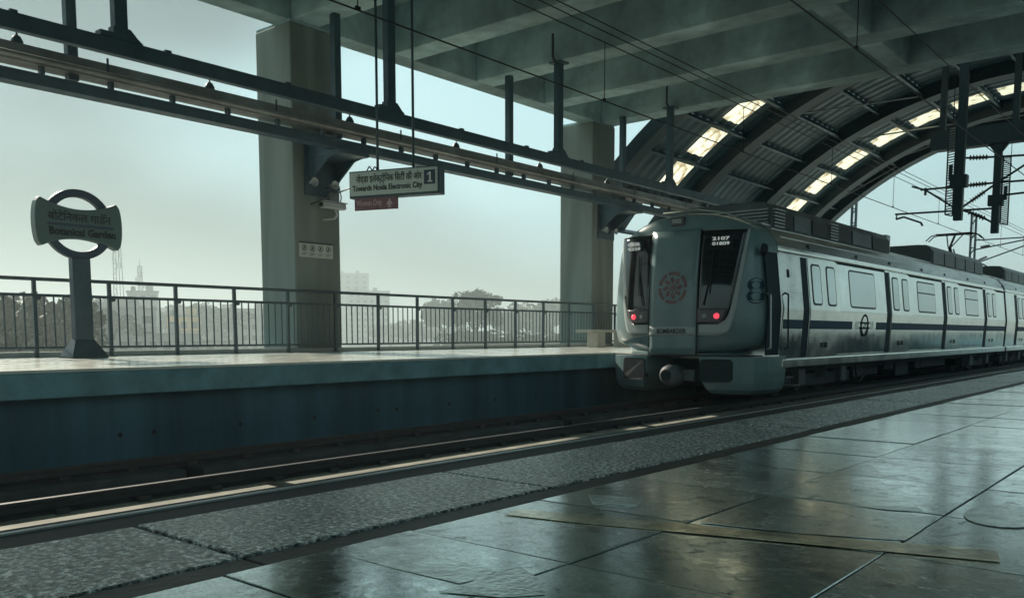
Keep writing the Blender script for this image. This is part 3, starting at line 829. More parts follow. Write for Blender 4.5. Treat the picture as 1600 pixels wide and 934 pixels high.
for s in (1, -1):
    def L(fn, s=s): return lambda z: s*fn(z)
    drape('trim_band', 0.335, 2.14, L(lambda z: DW+0.012), L(wband), 0.012, M['band'], lead, nz=26, nx=12)
    ws = drape('windscreen', 0.53, 2.13, L(lambda z: DW+0.012), L(wout), 0.024, M['glass'], lead, nz=22, nx=10)
    lp = drape('lamp_cluster', 0.55, 0.80, L(lambda z: DW+0.02), L(lambda z: wout(max(z,0.56))-0.03), 0.034, M['lampbox'], lead, nz=8, nx=8)
    for k, xx in enumerate((0.62, 0.82)):
        c = (TX+s*xx, fy(xx, 0.67)-0.05, 0.67)
        m = M['redlamp'] if k == 1 else M['clearlamp']
        MB().lathe([(0.0,-0.02),(0.03,-0.018),(0.048,0.0),(0.052,0.02),(0.0,0.02)], c, 'y', 18).build('tail_lamp' if k == 1 else 'head_lamp', m, lp, smooth=True)
    drape('destination_display', 1.86, 2.04, L(lambda z: 0.66), L(lambda z: 1.02), 0.034, M['under'], ws, nz=2, nx=4)
    # bumper halves
    lev = [(-0.025, 0.0, 0.0, 0.52), (-0.30, 0.0, 0.0, 0.54), (-0.48, 0.015, 0.02, 0.58), (-0.60, 0.05, 0.07, 0.63), (-0.675, 0.13, 0.17, 0.68)]
    v = []; f = []; xs = [0.0, 0.2, 0.4, 0.6, 0.8, 1.0]
    for z, ix, iy, xin in lev:
        pl = []
        for u in xs:
            x = xin + (1.40-ix-xin)*u; pl.append((x, fy(x, 0)-0.012+iy))
        pl += [(1.475-ix, 14.06+iy), (1.522-ix, 14.20+iy), (1.540-ix, 14.40+iy), (1.540-ix, 14.95), (xin, 14.95)]
        v += [(TX+s*x, y, z) for x, y in pl]
    n = len(xs)+5
    for a in range(len(lev)-1):
        for k in range(n): f.append((a*n+k, a*n+(k+1)%n, (a+1)*n+(k+1)%n, (a+1)*n+k))
    f += [tuple(range(n)), tuple((len(lev)-1)*n+k for k in range(n))]
    bp = MB().add(v, f).build('bumper', M['mask'], lead, bevel=0.012, seg=2)
    v = []
    pr = rrect(s*0.82-0.27, s*0.82+0.27, -0.46, -0.07, 0.07)
    v = [(TX+x, fy(x, 0)-0.045, z) for x, z in pr] + [(TX+x, fy(x, 0)+0.10, z) for x, z in pr]; n = len(pr)
    MB().add(v, [tuple(range(n)), tuple(range(2*n-1, n-1, -1))] + [(k, (k+1)%n, (k+1)%n+n, k+n) for k in range(n)]).build('air_intake', M['under'], bp)
    # wiper
    MB().path([(TX+s*0.60, fy(0.6,0.86)-0.06, 0.86), (TX+s*0.72, fy(0.72,1.5)-0.06, 1.45)], 0.012).build('wiper', M['under'], ws)
    MB().path([(TX+s*0.70, fy(0.7,1.1)-0.055, 1.05), (TX+s*0.73, fy(0.73,1.7)-0.055, 1.75)], 0.009).build('wiper_blade', M['rubber'], ws)
door = drape('emergency_door', 0.0, 2.17, lambda z: -DW, lambda z: DW, 0.030, M['mask'], lead, nz=16, nx=8)
drape('door_band', 0.335, 0.50, lambda z: -DW+0.01, lambda z: DW-0.01, 0.040, M['band'], door, nz=3, nx=6)
for s in (-1, 1):
    drape('door_seal', 0.0, 2.16, lambda z, s=s: s*(DW+0.006)-0.008, lambda z, s=s: s*(DW+0.006)+0.008, 0.033, M['rubberg'], door, nz=12, nx=1)
text('BOMBARDIER', 0.115, frame((TX-0.29, fy(0,0.4)-0.050, 0.375), (1,0,0), (0,0,1)), M['ink'], door, 'maker_lettering', bold=0.002, width=0.58)
# worn red round emblem: ring, hub and swirl petals
def front_emblem():
    cx, cz = 0.0, 1.17; mb = MB(); y = lambda x, z: fy(x, z)-0.040
    def P(r_, a): x = cx + r_*math.cos(a); z = cz + r_*math.sin(a); return (TX+x, y(x, z), z)
    n = 36
    for k in range(n):
        a, b = 2*math.pi*k/n, 2*math.pi*(k+1)/n
        if k % 6 != 5: mb.add([P(0.285,a), P(0.285,b), P(0.225,b), P(0.225,a)], [(0,1,2,3)])
    for k in range(8):
        a = 2*math.pi*k/8
        mb.add([P(0.06,a), P(0.13,a-0.30), P(0.205,a+0.05), P(0.17,a+0.35)], [(0,1,2,3)])
    for k in range(12):
        a, b = 2*math.pi*k/12, 2*math.pi*(k+1)/12
        mb.add([P(0.0,a), P(0.055,a), P(0.055,b)], [(0,1,2)])
    o = mb.build('door_emblem', M['emblem'], door); solid(o, 0.003)
front_emblem()
MB().box(TX-0.13, TX+0.13, 13.70, 13.86, 2.255, 2.40).build('marker_lamp', M['lampbox'], lead, bevel=0.02)
MB().box(TX-0.09, TX+0.09, 13.692, 13.71, 2.29, 2.37).build('marker_lens', M['clearlamp'], lead, bevel=0.01)
drape('nose_joint', -0.018, 0.004, lambda z: -1.5, lambda z: 1.5, 0.012, M['rubberg'], lead, nz=1, nx=16)
# destination text as small lit strokes
for s, rows in ((-1, ('4210 DEL', '*BOX B-09')), (1, ('2107', '01809'))):
    for i, tx in enumerate(rows):
        x0 = -1.0 if s < 0 else 0.69
        w = 0.30
        text(tx, 0.075, frame((TX+x0, fy(0.84,1.9)-0.075+(0.0), 1.955-0.085*i), (1, -0.18 if s < 0 else 0.18, 0), (0,0,1)), M['display'], lead, 'lettering', width=w, bold=0.002)
# car number on the rounded corner
num = text('8', 0.62, frame((TX+1.60, 13.44, 0.88), (0.78,0.62,0), (0,0,1)), M['maskdk'], lead, 'car_number', bold=0.003, extrude=0.0, width=0.32)
def wrap_on(o, target, direction, off):
    from mathutils.bvhtree import BVHTree
    bpy.context.view_layer.update()
    dg = bpy.context.evaluated_depsgraph_get()
    bv = BVHTree.FromObject(target, dg); d = Vector(direction).normalized()
    for v in o.data.vertices:
        h = bv.ray_cast(v.co, d)
        if h[0] is not None: v.co = h[0] - d*off
wrap_on(num, NOSE_O, (-0.62, 0.78, 0), 0.006)
solid(num, 0.004)
# coupler
cp = MB().lathe([(0.0,-0.30),(0.10,-0.30),(0.17,-0.24),(0.20,-0.1),(0.20,0.05),(0.12,0.1),(0.10,0.9)], (TX, 13.72, -0.36), 'y', 20).build('coupler', M['underb'], lead, smooth=True)
MB().box(TX+0.2, TX+0.42, 13.66, 13.9, -0.46, -0.26).build('coupler_box', M['underb'], lead, bevel=0.02)
MB().lathe([(0.0,-0.02),(0.10,-0.02),(0.10,0.02),(0.0,0.03)], (TX, 13.415, -0.36), 'y', 16).build('coupler_face', M['under'], lead)
MB().box(TX-1.4, TX+1.4, 14.6, 14.9, -0.6, -0.1).build('buffer_beam', M['under'], lead)
# cab side: dark of the recess painted as a flat navy panel, grab rails, silver cab panel
side_rect('cab_recess', 14.10, 14.62, 0.0, 1.76, 0.010, M['navy'], lead, 1)
side_rect('door_jamb', 14.62, 14.66, 0.0, 1.76, 0.022, M['steelp'], lead, 1)
side_rect('cab_panel', 14.68, 15.64, -0.03, 1.76, 0.014, M['steelb'], lead, 1)
side_rect('cab_stripe', 14.74, 15.64, 0.455, 0.62, 0.018, M['blue'], lead, 1)
for yy, z0, z1 in ((14.08, 0.10, 1.05), (14.82, 0.10, 1.08)):
    MB().path([(TX+1.555, yy, z0), (TX+1.62, yy, z0+0.03), (TX+1.60, yy, z1-0.03), (TX+1.53, yy, z1)], 0.016, 8).build('grab_rail', M['alu'] if yy < 14.5 else M['under'], lead)
side_rect('cab_lock', 14.98, 15.08, 1.36, 1.50, 0.022, M['under'], lead, 1)
side_rect('cab_ledge', 14.70, 15.62, 1.10, 1.125, 0.020, M['steelp'], lead, 1)
MB().lathe([(0.0,0.0),(0.10,0.0),(0.09,0.06),(0.0,0.09)], (TX+1.46, 14.02, 1.78), 'x', 16).build('side_camera', M['under'], lead, smooth=True)
MB().path([(TX+1.20, 14.05, 2.24), (TX+0.8, 13.98, 2.44), (TX+0.3, 13.93, 2.53), (TX-0.4, 13.93, 2.53)], 0.018).build('brow_strip', M['steelp'], lead)

# pantograph on the lead car
def pantograph(t):
    y = 33.0; z = 3.78
    p = MB().bar((TX-0.55, y-0.1, z), (TX+0.55, y-0.1, z), 0.07, 0.05).bar((TX-0.55, y+0.25, z), (TX+0.55, y+0.25, z), 0.07, 0.05).build('collector_head', M['wire'], t)
    mb = MB()
    for s in (-1, 1):
        mb.path([(TX+s*0.55, y-0.1, z), (TX+s*0.72, y-0.1, z-0.04), (TX+s*0.88, y-0.1, z-0.20)], 0.02)
        mb.path([(TX+s*0.55, y+0.25, z), (TX+s*0.72, y+0.25, z-0.04), (TX+s*0.88, y+0.25, z-0.20)], 0.02)
        mb.path([(TX+s*0.3, y-0.1, z-0.02), (TX+s*0.3, y+0.25, z-0.02)], 0.018)
    mb.build('collector_horn', M['wire'], t)
    MB().path([(TX, y+0.08, z-0.05), (TX+0.05, y-0.75, 3.25)], 0.04).path([(TX-0.25, y+0.08, z-0.04), (TX, y-0.75, 3.28)], 0.02).path([(TX+0.25, y+0.08, z-0.04), (TX+0.1, y-0.75, 3.28)], 0.02).build('upper_arm', M['wire'], t)
    MB().path([(TX+0.05, y-0.75, 3.25), (TX, y+0.15, 2.75)], 0.055).path([(TX+0.15, y-0.65, 3.2), (TX+0.12, y+0.1, 2.72)], 0.025).build('lower_arm', M['wire'], t)
    b = MB().box(TX-0.5, TX+0.5, y-0.5, y+0.5, 2.66, 2.74)
    for s in (-1, 1):
        for q in (-0.4, 0.4): b.tube((TX+s*0.42, y+q, 2.45), (TX+s*0.42, y+q, 2.68), 0.05, 8)
    b.build('pantograph_base', M['wire'], t)
pantograph(lead)

# ================================================================== LEFT PLATFORM FURNITURE
def railing():
    X = -14.1
    t = thing('platform_railing', 'long dark steel railing with thin balusters along the far platform', 'railing', (X, 14, 0))
    ys = [5.54 + 1.152*k for k in range(-3, 25)]
    y0, y1 = ys[0], ys[-1]
    MB().tube((X, y0, 1.20), (X, y1, 1.20), 0.030, 10).build('top_rail', M['railing'], t, smooth=True)
    MB().bar((X, y0, 0.955), (X, y1, 0.955), 0.035, 0.045).build('middle_rail', M['railing'], t)
    MB().bar((X, y0, 0.155), (X, y1, 0.155), 0.03, 0.035).build('bottom_rail', M['railing'], t)
    post = MB().box(-0.026, 0.026, -0.026, 0.026, 0.0, 1.19).box(-0.06, 0.06, -0.06, 0.06, 0.0, 0.012).mesh('post', M['railing'])
    clamp = MB().box(-0.03, 0.03, 0.026, 0.075, 0.885, 0.935).box(-0.012, 0.012, 0.06, 0.10, 0.90, 0.96).mesh('clamp', M['railing'])
    bal = MB().tube((0,0,0.16), (0,0,0.95), 0.0125, 6).mesh('baluster', M['railing'])
    for i, y in enumerate(ys):
        o = put('post', post, t); o.location = (X, y, 0); o.rotation_euler = (random.uniform(-.006,.006), random.uniform(-.006,.006), 0)
        o = put('clamp', clamp, t); o.location = (X, y, 0)
        if i+1 < len(ys):
            for k in range(1, 8):
                o = put('baluster', bal, t); o.location = (X, y + 1.152*k/8 + random.uniform(-0.004, 0.004), 0)
railing()

def station_sign():
    X, yc, zc = -13.5, 5.98, 2.0
    t = thing('station_name_sign', 'round station name sign on a square post standing on the far platform', 'sign', (X, yc, 0))
    n = 48; v = []; f = []
    for k in range(n):
        a = 2*math.pi*k/n
        for r_ in (0.52, 0.405):
            for xx in (-0.05, 0.05): v.append((X+xx, yc + r_*math.cos(a), zc + r_*math.sin(a)))
    for k in range(n):
        b, c = k*4, ((k+1) % n)*4
        f += [(b, c, c+2, b+2), (b+1, b+3, c+3, c+1), (b, b+1, c+1, c), (b+2, c+2, c+3, b+3)]
    MB().add(v, f).build('ring', M['signblue'], t, bevel=0.006)
    # bow-tie board with convex ends and hollowed top and bottom
    W = 0.63; pts = []
    for k in range(13):
        u = -1 + 2*k/12; pts.append((yc + u*0.56, zc - 0.215 - 0.135*u*u))
    for k in range(1, 12):
        u = -1 + 2*k/12; pts.append((yc + 0.56 + 0.08*math.sqrt(max(0, 1-u*u)), zc + 0.35*u))
    for k in range(13):
        u = 1 - 2*k/12; pts.append((yc + u*0.56, zc + 0.215 + 0.135*u*u))
    for k in range(1, 12):
        u = 1 - 2*k/12; pts.append((yc - 0.56 - 0.08*math.sqrt(max(0, 1-u*u)), zc + 0.35*u))
    b = MB().prism(pts, 'x', X-0.075, X+0.085).build('name_board', M['signgrey'], t, bevel=0.008)
    fx = X+0.0865
    MB().box(fx-0.002, fx+0.004, yc-0.47, yc+0.50, zc-0.045, zc-0.005).build('divider_bar', M['signblue'], b)
    text('बोटेिनकल गाडॅन', 0.165, frame((fx, yc-0.46, zc+0.035), (0,1,0), (0,0,1)), M['ink'], b, 'hindi_name', width=0.93, bold=0.0025, extrude=0.004)
    text('Botanical Garden', 0.155, frame((fx, yc-0.45, zc-0.175), (0,1,0), (0,0,1)), M['ink'], b, 'english_name', width=0.98, bold=0.006, extrude=0.004)
    MB().box(X-0.07, X+0.07, yc-0.135, yc+0.135, 0.15, zc-0.50).build('post', M['steel'], t, bevel=0.008)
    v = [(X-0.24, yc-0.27, 0), (X+0.24, yc-0.27, 0), (X+0.24, yc+0.27, 0), (X-0.24, yc+0.27, 0),
         (X-0.24, yc-0.27, 0.03), (X+0.24, yc-0.27, 0.03), (X+0.24, yc+0.27, 0.03), (X-0.24, yc+0.27, 0.03),
         (X-0.075, yc-0.14, 0.28), (X+0.075, yc-0.14, 0.28), (X+0.075, yc+0.14, 0.28), (X-0.075, yc+0.14, 0.28)]
    f = [(3,2,1,0), (8,9,10,11)]
    for o_ in (0, 4):
        f += [(o_, o_+1, o_+5, o_+4), (o_+1, o_+2, o_+6, o_+5), (o_+2, o_+3, o_+7, o_+6), (o_+3, o_, o_+4, o_+7)]
    MB().add(v, f).build('base', M['steel'], t, bevel=0.006)
station_sign()

def bench():
    t = thing('stone_bench', 'pale stone bench by the railing behind the train nose', 'bench', (-13.35, 20, 0))
    MB().box(-13.62, -13.12, 19.0, 21.4, 0.40, 0.475).build('seat', M['bench'], t, bevel=0.012)
    for y in (19.45, 20.75): MB().box(-13.55, -13.2, y, y+0.38, 0.0, 0.399).build('leg', M['bench'], t, bevel=0.01)
bench()

# ---- services hung from the roof
def service_beam():
    X = -12.0
    t = thing('cable_beam', 'upper dark steel box beam hung on posts along the far platform', 'beam', (X, 12, 4.2))
    MB().box(X-0.06, X+0.06, -6, 30, 4.15, 4.36).build('beam_body', M['steel'], t, bevel=0.006)
    for y in (0.95, 6.0, 10.95, 16.04, 21.05):
        top = 6.395
        MB().box(X-0.07, X+0.07, y-0.09, y+0.09, 4.36, top).build('hanger_post', M['steel'], t, bevel=0.006)
        MB().prism([(y-0.30, 4.362), (y+0.30, 4.362), (y+0.22, 4.42), (y+0.12, 4.52), (y-0.12, 4.52), (y-0.12, 4.43), (y-0.30, 4.43)], 'x', X-0.075, X+0.075).build('foot_bracket', M['steel'], t)
        MB().box(X-0.16, X+0.16, y-0.16, y+0.16, top-0.03, top).build('head_plate', M['steel'], t)
        MB().path([(X+0.02, y-0.12, 6.35), (X+0.02, y-0.25, 6.45), (X+0.02, y-0.25, 6.95)], 0.03).build('head_rod', M['grime'], t)
    for k in range(9):
        y = 4.6 + 2.05*k
        MB().box(X-0.03, X+0.03, y, y+0.09, 4.36, 4.40).build('beam_clip', M['steel'], t)
service_beam()
def service_tray():
    X = -13.5
    t = thing('cable_tray', 'grey cable tray with tubes below the dark box beam, hung on posts', 'cable tray', (X, 12, 4.2))
    MB().prism([(X-0.16, 4.18), (X+0.16, 4.18), (X+0.16, 4.42), (X+0.15, 4.42), (X+0.15, 4.19), (X-0.15, 4.19), (X-0.15, 4.42), (X-0.16, 4.42)], 'y', -6, 36).build('tray_channel', M['tray'], t)
    MB().box(X-0.13, X+0.13, -6, 36, 3.90, 4.07).build('lower_beam', M['steel'], t, bevel=0.006)
    for k in range(42):
        y = -5.5 + 1.0*k
        MB().box(X+0.05, X+0.14, y, y+0.06, 4.07, 4.18).build('spacer', M['steel'], t)
    for y in (6.0, 10.95, 16.1, 21.05):
        MB().box(X-0.07, X+0.07, y-0.075, y+0.075, 4.1, 6.395).build('hanger_post', M['steel'], t, bevel=0.006)
    MB().tube((X+0.2, -6, 4.24), (X+0.2, 36, 4.24), 0.045, 10).build('conduit', M['tray'], t, smooth=True)
    for k in range(15):
        y = -3.8 + 3.0*k + 0.05
        MB().lathe([(0.0,0.0),(0.085,0.0),(0.08,0.06),(0.05,0.12),(0.015,0.145),(0.012,0.30),(0.0,0.31)], (X+0.02, y, 4.42), 'z', 12).build('hanger_bell', M['steel'], t, smooth=True)
        MB().box(X+0.155, X+0.17, y+1.2, y+1.23, 4.2, 4.5).build('tray_joint', M['steel'], t)
service_tray()

def column_kit(y, n):
    X = -14.3
    w = 'the nearest column' if n == 1 else 'the column behind the bench'
    t = thing('column_bracket', f'steel gusset bracket on {w} carrying the cable tray', 'bracket', (X, y+0.7, 3.9), 'column brackets')
    for yy in (y+0.35, y+1.0):
        MB().prism([(X, 4.06), (X+1.0, 3.895), (X+1.0, 3.82), (X+0.62, 3.76), (X+0.22, 3.48), (X, 3.30)], 'y', yy, yy+0.03).build('gusset', M['steel'], t)
    MB().prism([(X+0.0, 3.88), (X+1.03, 3.88), (X+1.03, 3.80), (X+0.0, 3.80)], 'y', y+0.33, y+1.05).build('shelf', M['steel'], t)
    MB().box(X, X+0.03, y+0.25, y+1.1, 3.1, 4.1).build('wall_plate', M['steel'], t)
    for q, yy in enumerate((y+0.28, y+0.78)):
        h = thing('horn_speaker', f'{"first" if q == 0 else "second"} small pale horn speaker below the bracket on {w}', 'speaker', (X+0.15, yy, 3.3), 'horn speakers')
        MB().lathe([(0.02,-0.09),(0.035,-0.015),(0.08,0.07),(0.09,0.09),(0.07,0.08),(0.03,0.0)], (X+0.22, yy, 3.32), 'x', 16).build('horn', M['lamp'], h, smooth=True)
        MB().bar((X, yy, 3.28), (X+0.2, yy, 3.30), 0.03).build('arm', M['steel'], h)
column_kit(10.5, 1)
column_kit(20.75, 2)
def cctv():
    X = -14.3
    t = thing('security_camera', 'pale security camera on a curved arm on the nearest column', 'camera', (X, 11.3, 2.8))
    MB().box(X+0.12, X+0.28, 11.02, 11.58, 2.86, 2.98).build('housing', M['lamp'], t, bevel=0.02)
    MB().box(X+0.10, X+0.30, 11.0, 11.60, 2.985, 3.0).build('sun_hood', M['lamp'], t)
    MB().lathe([(0.0,0.0),(0.045,0.0),(0.045,0.03),(0.0,0.03)], (X+0.20, 10.99, 2.92), 'y', 14).build('lens', M['glass'], t)
    MB().path([(X+0.20, 11.35, 2.86), (X+0.20, 11.40, 2.76), (X+0.14, 11.38, 2.68), (X, 11.2, 2.66)], 0.022).build('arm', M['lamp'], t)
    MB().path([(X+0.02, 11.62, 2.95), (X+0.02, 11.66, 3.15), (X+0.02, 11.55, 3.6), (X+0.02, 11.5, 4.0)], 0.012).build('cable', M['wire'], t)
    MB().box(X, X+0.10, 11.3, 11.55, 3.02, 3.2).build('junction_box', M['tray'], t, bevel=0.008)
cctv()
def notice():
    X = -14.3
    t = thing('notice_plate', 'small pale notice with four round prohibition pictograms on the nearest column', 'notice', (X, 11.0, 2.0))
    MB().box(X+0.001, X+0.018, 10.59, 11.42, 1.885, 2.18).build('plate', M['notice'], t, bevel=0.003)
    MB().box(X+0.0175, X+0.021, 10.59, 11.42, 2.155, 2.18).build('header_bar', M['ink'], t)
    for k in range(4):
        yc = 10.71 + k*0.198
        mb = MB(); n = 18; v = []; f = []
        for j in range(n):
            a = 2*math.pi*j/n
            for r_ in (0.062, 0.048): v.append((X+0.0205, yc+r_*math.cos(a), 2.065+r_*math.sin(a)))
        f = [(2*j, 2*((j+1)%n), 2*((j+1)%n)+1, 2*j+1) for j in range(n)]
        mb.add(v, f)
        mb.bar((X+0.0205, yc-0.035, 2.03), (X+0.0205, yc+0.035, 2.10), 0.004, 0.010, up=(0,1,0))
        mb.box(X+0.019, X+0.0208, yc-0.018, yc+0.014, 2.035, 2.09)
        mb.build('pictogram', M['ink'], t)
        m2 = MB()
        for q in range(2): m2.box(X+0.0185, X+0.0203, yc-0.065, yc+0.06-0.03*q, 1.955-0.03*q, 1.967-0.03*q)
        m2.build('caption', M['signgrey'], t)
notice()

def hanging_sign():
    a = Vector((-11.78, 9.80, 0)); b = Vector((-10.19, 10.33, 0)); d = (b-a).normalized(); nrm = Vector((d.y, -d.x, 0)); W = (b-a).length
    t = thing('hanging_sign', 'hanging platform direction sign with black lettering and the number one', 'sign', (-11, 10.1, 2.68))
    def P(u, w, z): p = a + d*u + nrm*w; return (p.x, p.y, z)
    def obox(u0, u1, w0, w1, z0, z1, name, m, parent=t, bev=0.004):
        v = [P(u0,w0,z0),P(u1,w0,z0),P(u1,w1,z0),P(u0,w1,z0),P(u0,w0,z1),P(u1,w0,z1),P(u1,w1,z1),P(u0,w1,z1)]
        return MB().add(v, [(0,3,2,1),(4,5,6,7),(0,1,5,4),(1,2,6,5),(2,3,7,6),(3,0,4,7)]).build(name, m, parent, bevel=bev)
    obox(0, W+0.03, -0.20, 0.0, 2.66, 3.11, 'case', M['steel'])
    face = obox(0.02, W, 0.0, 0.012, 2.70, 3.09, 'face_panel', M['signface'])
    obox(W-0.245, W-0.04, 0.012, 0.016, 2.815, 3.045, 'number_panel', M['signblue'])
    m = lambda u, z: frame(P(u, 0.0165, z), d, (0,0,1))
    text('नोएडा इलेक्ट्ोिनक िसटी की ओर', 0.15, m(0.14, 2.915), M['ink'], face, 'hindi_text', width=1.25, bold=0.0015)
    text('Towards Noida Electronic City', 0.13, m(0.07, 2.775), M['ink'], face, 'english_text', width=1.33, bold=0.0025)
    nm = MB()
    for u0, u1, z0, z1 in ((W-0.150, W-0.118, 2.85, 3.01), (W-0.178, W-0.090, 2.85, 2.872)): 
        q4 = [P(u0,0.0175,z0), P(u1,0.0175,z0), P(u1,0.0175,z1), P(u0,0.0175,z1)]
        nm.add(q4, [(0,1,2,3)])
    nm.add([P(W-0.150,0.0175,3.01), P(W-0.150,0.0175,2.985), P(W-0.188,0.0175,2.955), P(W-0.188,0.0175,2.978)], [(0,1,2,3)])
    nm.build('number', M['white'], face)
    for u, z in ((0.50, 6.39), (1.18, 7.34)):
        p0 = P(u, -0.10, 3.11); p1 = P(u, -0.10, z)
        MB().tube(p0, p1, 0.022, 8).build('hanger_rod', M['steel'], t, smooth=True)
    pts = []
    for k in range(9):
        q = k/8; pts.append(P(0.30+0.2*q, -0.08, 3.12 + 0.06*math.sin(q*math.pi)*(1+math.sin(q*9))))
    MB().path(pts, 0.01).build('loose_cable', M['wire'], t)
    MB().path([P(0.02, -0.1, 2.88), (-14.3, 10.9, 2.93)], 0.012).build('feed_cable', M['wire'], t)
    # pink board under it
    s = thing('small_hanging_board', 'small dark pink board with handwritten lettering hung under the direction sign', 'sign', P(0.5, -0.06, 2.5))
    pb = obox(0.09, 0.92, -0.04, -0.01, 2.455, 2.66, 'board', M['pinkboard'], s, 0.002)
    text('Women Only', 0.14, frame(P(0.13, -0.006, 2.53), d, (0,0,1)), M['pink'], pb, 'lettering', width=0.50, bold=0.001)
    fig = MB()
    c = P(0.77, -0.008, 2.61); fig.lathe([(0.0,-0.002),(0.02,-0.002),(0.02,0.002),(0.0,0.002)], c, 'y', 12)
    q = lambda du, z: P(0.77+du, -0.007, z)
    fig.add([q(-0.03,2.59), q(0.03,2.59), q(0.065,2.53), q(-0.065,2.53)], [(0,1,2,3)])
    fig.add([q(-0.025,2.53), q(-0.005,2.53), q(-0.005,2.48), q(-0.025,2.48)], [(0,1,2,3)])
    fig.add([q(0.005,2.53), q(0.025,2.53), q(0.025,2.48), q(0.005,2.48)], [(0,1,2,3)])
    fig.build('pictogram', M['pink'], pb)
hanging_sign()

# ================================================================== OVERHEAD LINE
def catenary(x, zc, zm, label):
    t = thing('overhead_line', label, 'wires', (x, 20, zc), 'overhead lines')
    MB().tube((x, -12, zc), (x, 150, zc), 0.010, 6).build('contact_wire', M['wire'], t)
    MB().tube((x, -12, zm), (x, 150, zm), 0.009, 6).build('messenger_wire', M['wire'], t)
    for k in range(16):
        y = -3.2 + 4.85*k
        o = MB().tube((x, y, zc), (x, y, zm), 0.007, 5).build('dropper', M['wire'], t)
        MB().box(x-0.015, x+0.015, y-0.03, y+0.03, zc, zc+0.04).build('dropper_clip', M['wire'], t)
    return t
catenary(-7.62, 3.90, 4.76, 'overhead wires above the train track')
catenary(-3.85, 3.90, 4.71, 'overhead wires above the empty near track')
for x, z, lab in ((-9.4, 6.12, 'upper of the paired feeder wires left of the train track'), (-9.4, 5.98, 'lower of the paired feeder wires left of the train track'), (-2.9, 5.63, 'single feeder wire above the near platform edge')):
    tag(MB().tube((x, -12, z), (x, 150, z), 0.011, 6).build('feeder_wire', M['wire']), lab, 'wire', 'feeder wires')

def insulator(mb, p, q, n=6):
    p = Vector(p); q = Vector(q)
    for k in range(n):
        a = p + (q-p)*((k+0.2)/n); b = p + (q-p)*((k+0.55)/n)
        mb.tube(a, b, 0.085, 10, 0.05)
    mb.tube(p, q, 0.035, 8)
def drop_post(y, zb, label, w=0.19):
    X = -5.5
    t = thing('drop_post', label, 'post', (X, y, zb), 'overhead line drop posts')
    MB().box(X-w/2, X+w/2, y-w/2, y+w/2, zb, 8.75 if y < 26 else 5.75).build('post_body', M['rib'], t, bevel=0.006)
    zz = zb + (0.80 if y < 26 else 0.78)
    MB().box(X-0.20, X+0.18, y-w/2-0.03, y+w/2+0.03, zz, zz+0.30).build('clamp_plate', M['rib'], t)
    s = -1 if y < 26 else 1
    x0, x1 = (X-0.30, X-0.13) if s < 0 else (X+0.13, X+0.32)
    z0, z1 = (3.35, 5.5) if s < 0 else (3.50, 5.35)
    g = MB().path([(x0, y, z0), (x0, y, z1), (x1, y, z1), (x1, y, z0-0.05), (x0, y, z0)], 0.018).build('guard_frame', M['rib'], t)
    gm = MB()
    for k in range(34):
        z = z0 + (z1-z0)*k/34; gm.bar((x0, y, z), (x1, y, z+0.02), 0.008, 0.03)
    gm.build('guard_slats', M['tray'], g)
    MB().box((x0+x1)/2-0.04, (x0+x1)/2+0.04, y-0.03, y+0.03, (z0+z1)/2-0.25, (z0+z1)/2+0.12).build('guard_plate', M['rib'], g)
    if y > 26:
        MB().prism([(X-0.28, 5.76), (X+0.28, 5.76), (X+0.1, 5.52), (X-0.1, 5.52)], 'y', y-0.05, y+0.05).build('knee_plate', M['rib'], t)
    return t
drop_post(24.0, 3.18, 'hanging steel post nearer the camera with mesh guard on its left')
dp2 = drop_post(28.3, 3.24, 'hanging steel post farther off with mesh guard on its right')
def cantilever():
    y = 28.3
    t = thing('cantilever_arm', 'overhead line cantilever tubes and insulators fixed to the farther hanging post', 'cantilever', (-5.5, y, 4.5))
    tb = [[(-6.45,5.47),(-5.5,5.39),(-4.0,5.30)], [(-7.55,4.67),(-5.5,4.67),(-3.6,4.62)], [(-6.36,4.07),(-5.5,4.66),(-4.3,5.42)],
          [(-7.80,4.80),(-7.4,4.65),(-6.58,4.05),(-5.92,3.78),(-5.5,3.50)], [(-8.25,4.01),(-6.5,3.97),(-5.5,3.95)], [(-8.22,3.86),(-8.0,3.91),(-7.5,3.70),(-7.45,3.60)], [(-5.4,4.30),(-3.5,4.35)]]
    for p in tb: MB().path([(a, y, b) for a, b in p], 0.032).build('tube', M['rib'], t)
    for p, q in (((-6.25,5.45),(-5.75,5.41)), ((-6.2,4.67),(-5.75,4.67)), ((-6.15,4.21),(-5.8,4.45)), ((-6.2,3.90),(-5.75,3.67))):
        mb = MB(); insulator(mb, (p[0], y, p[1]), (q[0], y, q[1])); mb.build('insulator', M['insul'], t)
    MB().box(-7.44, -7.38, y-0.03, y+0.03, 4.50, 4.72).build('wire_clamp', M['rib'], t)
    MB().path([(-8.2, y, 4.0), (-8.22, y, 3.86)], 0.02).build('drop_link', M['rib'], t)
cantilever()
pb = thing('portal_beam', 'dark steel cross beam under the vault carrying the farther hanging post', 'beam', (-5.5, 28.6, 6))
MB().box(-7.3, 5.1, 28.15, 28.55, 5.75, 6.30).build('beam_body', M['rib'], pb, bevel=0.01)
for x in (-7.1, -5.2, -2.0): MB().box(x, x+0.16, 28.27, 28.43, 6.29, 8.7).build('hanger', M['rib'], pb)
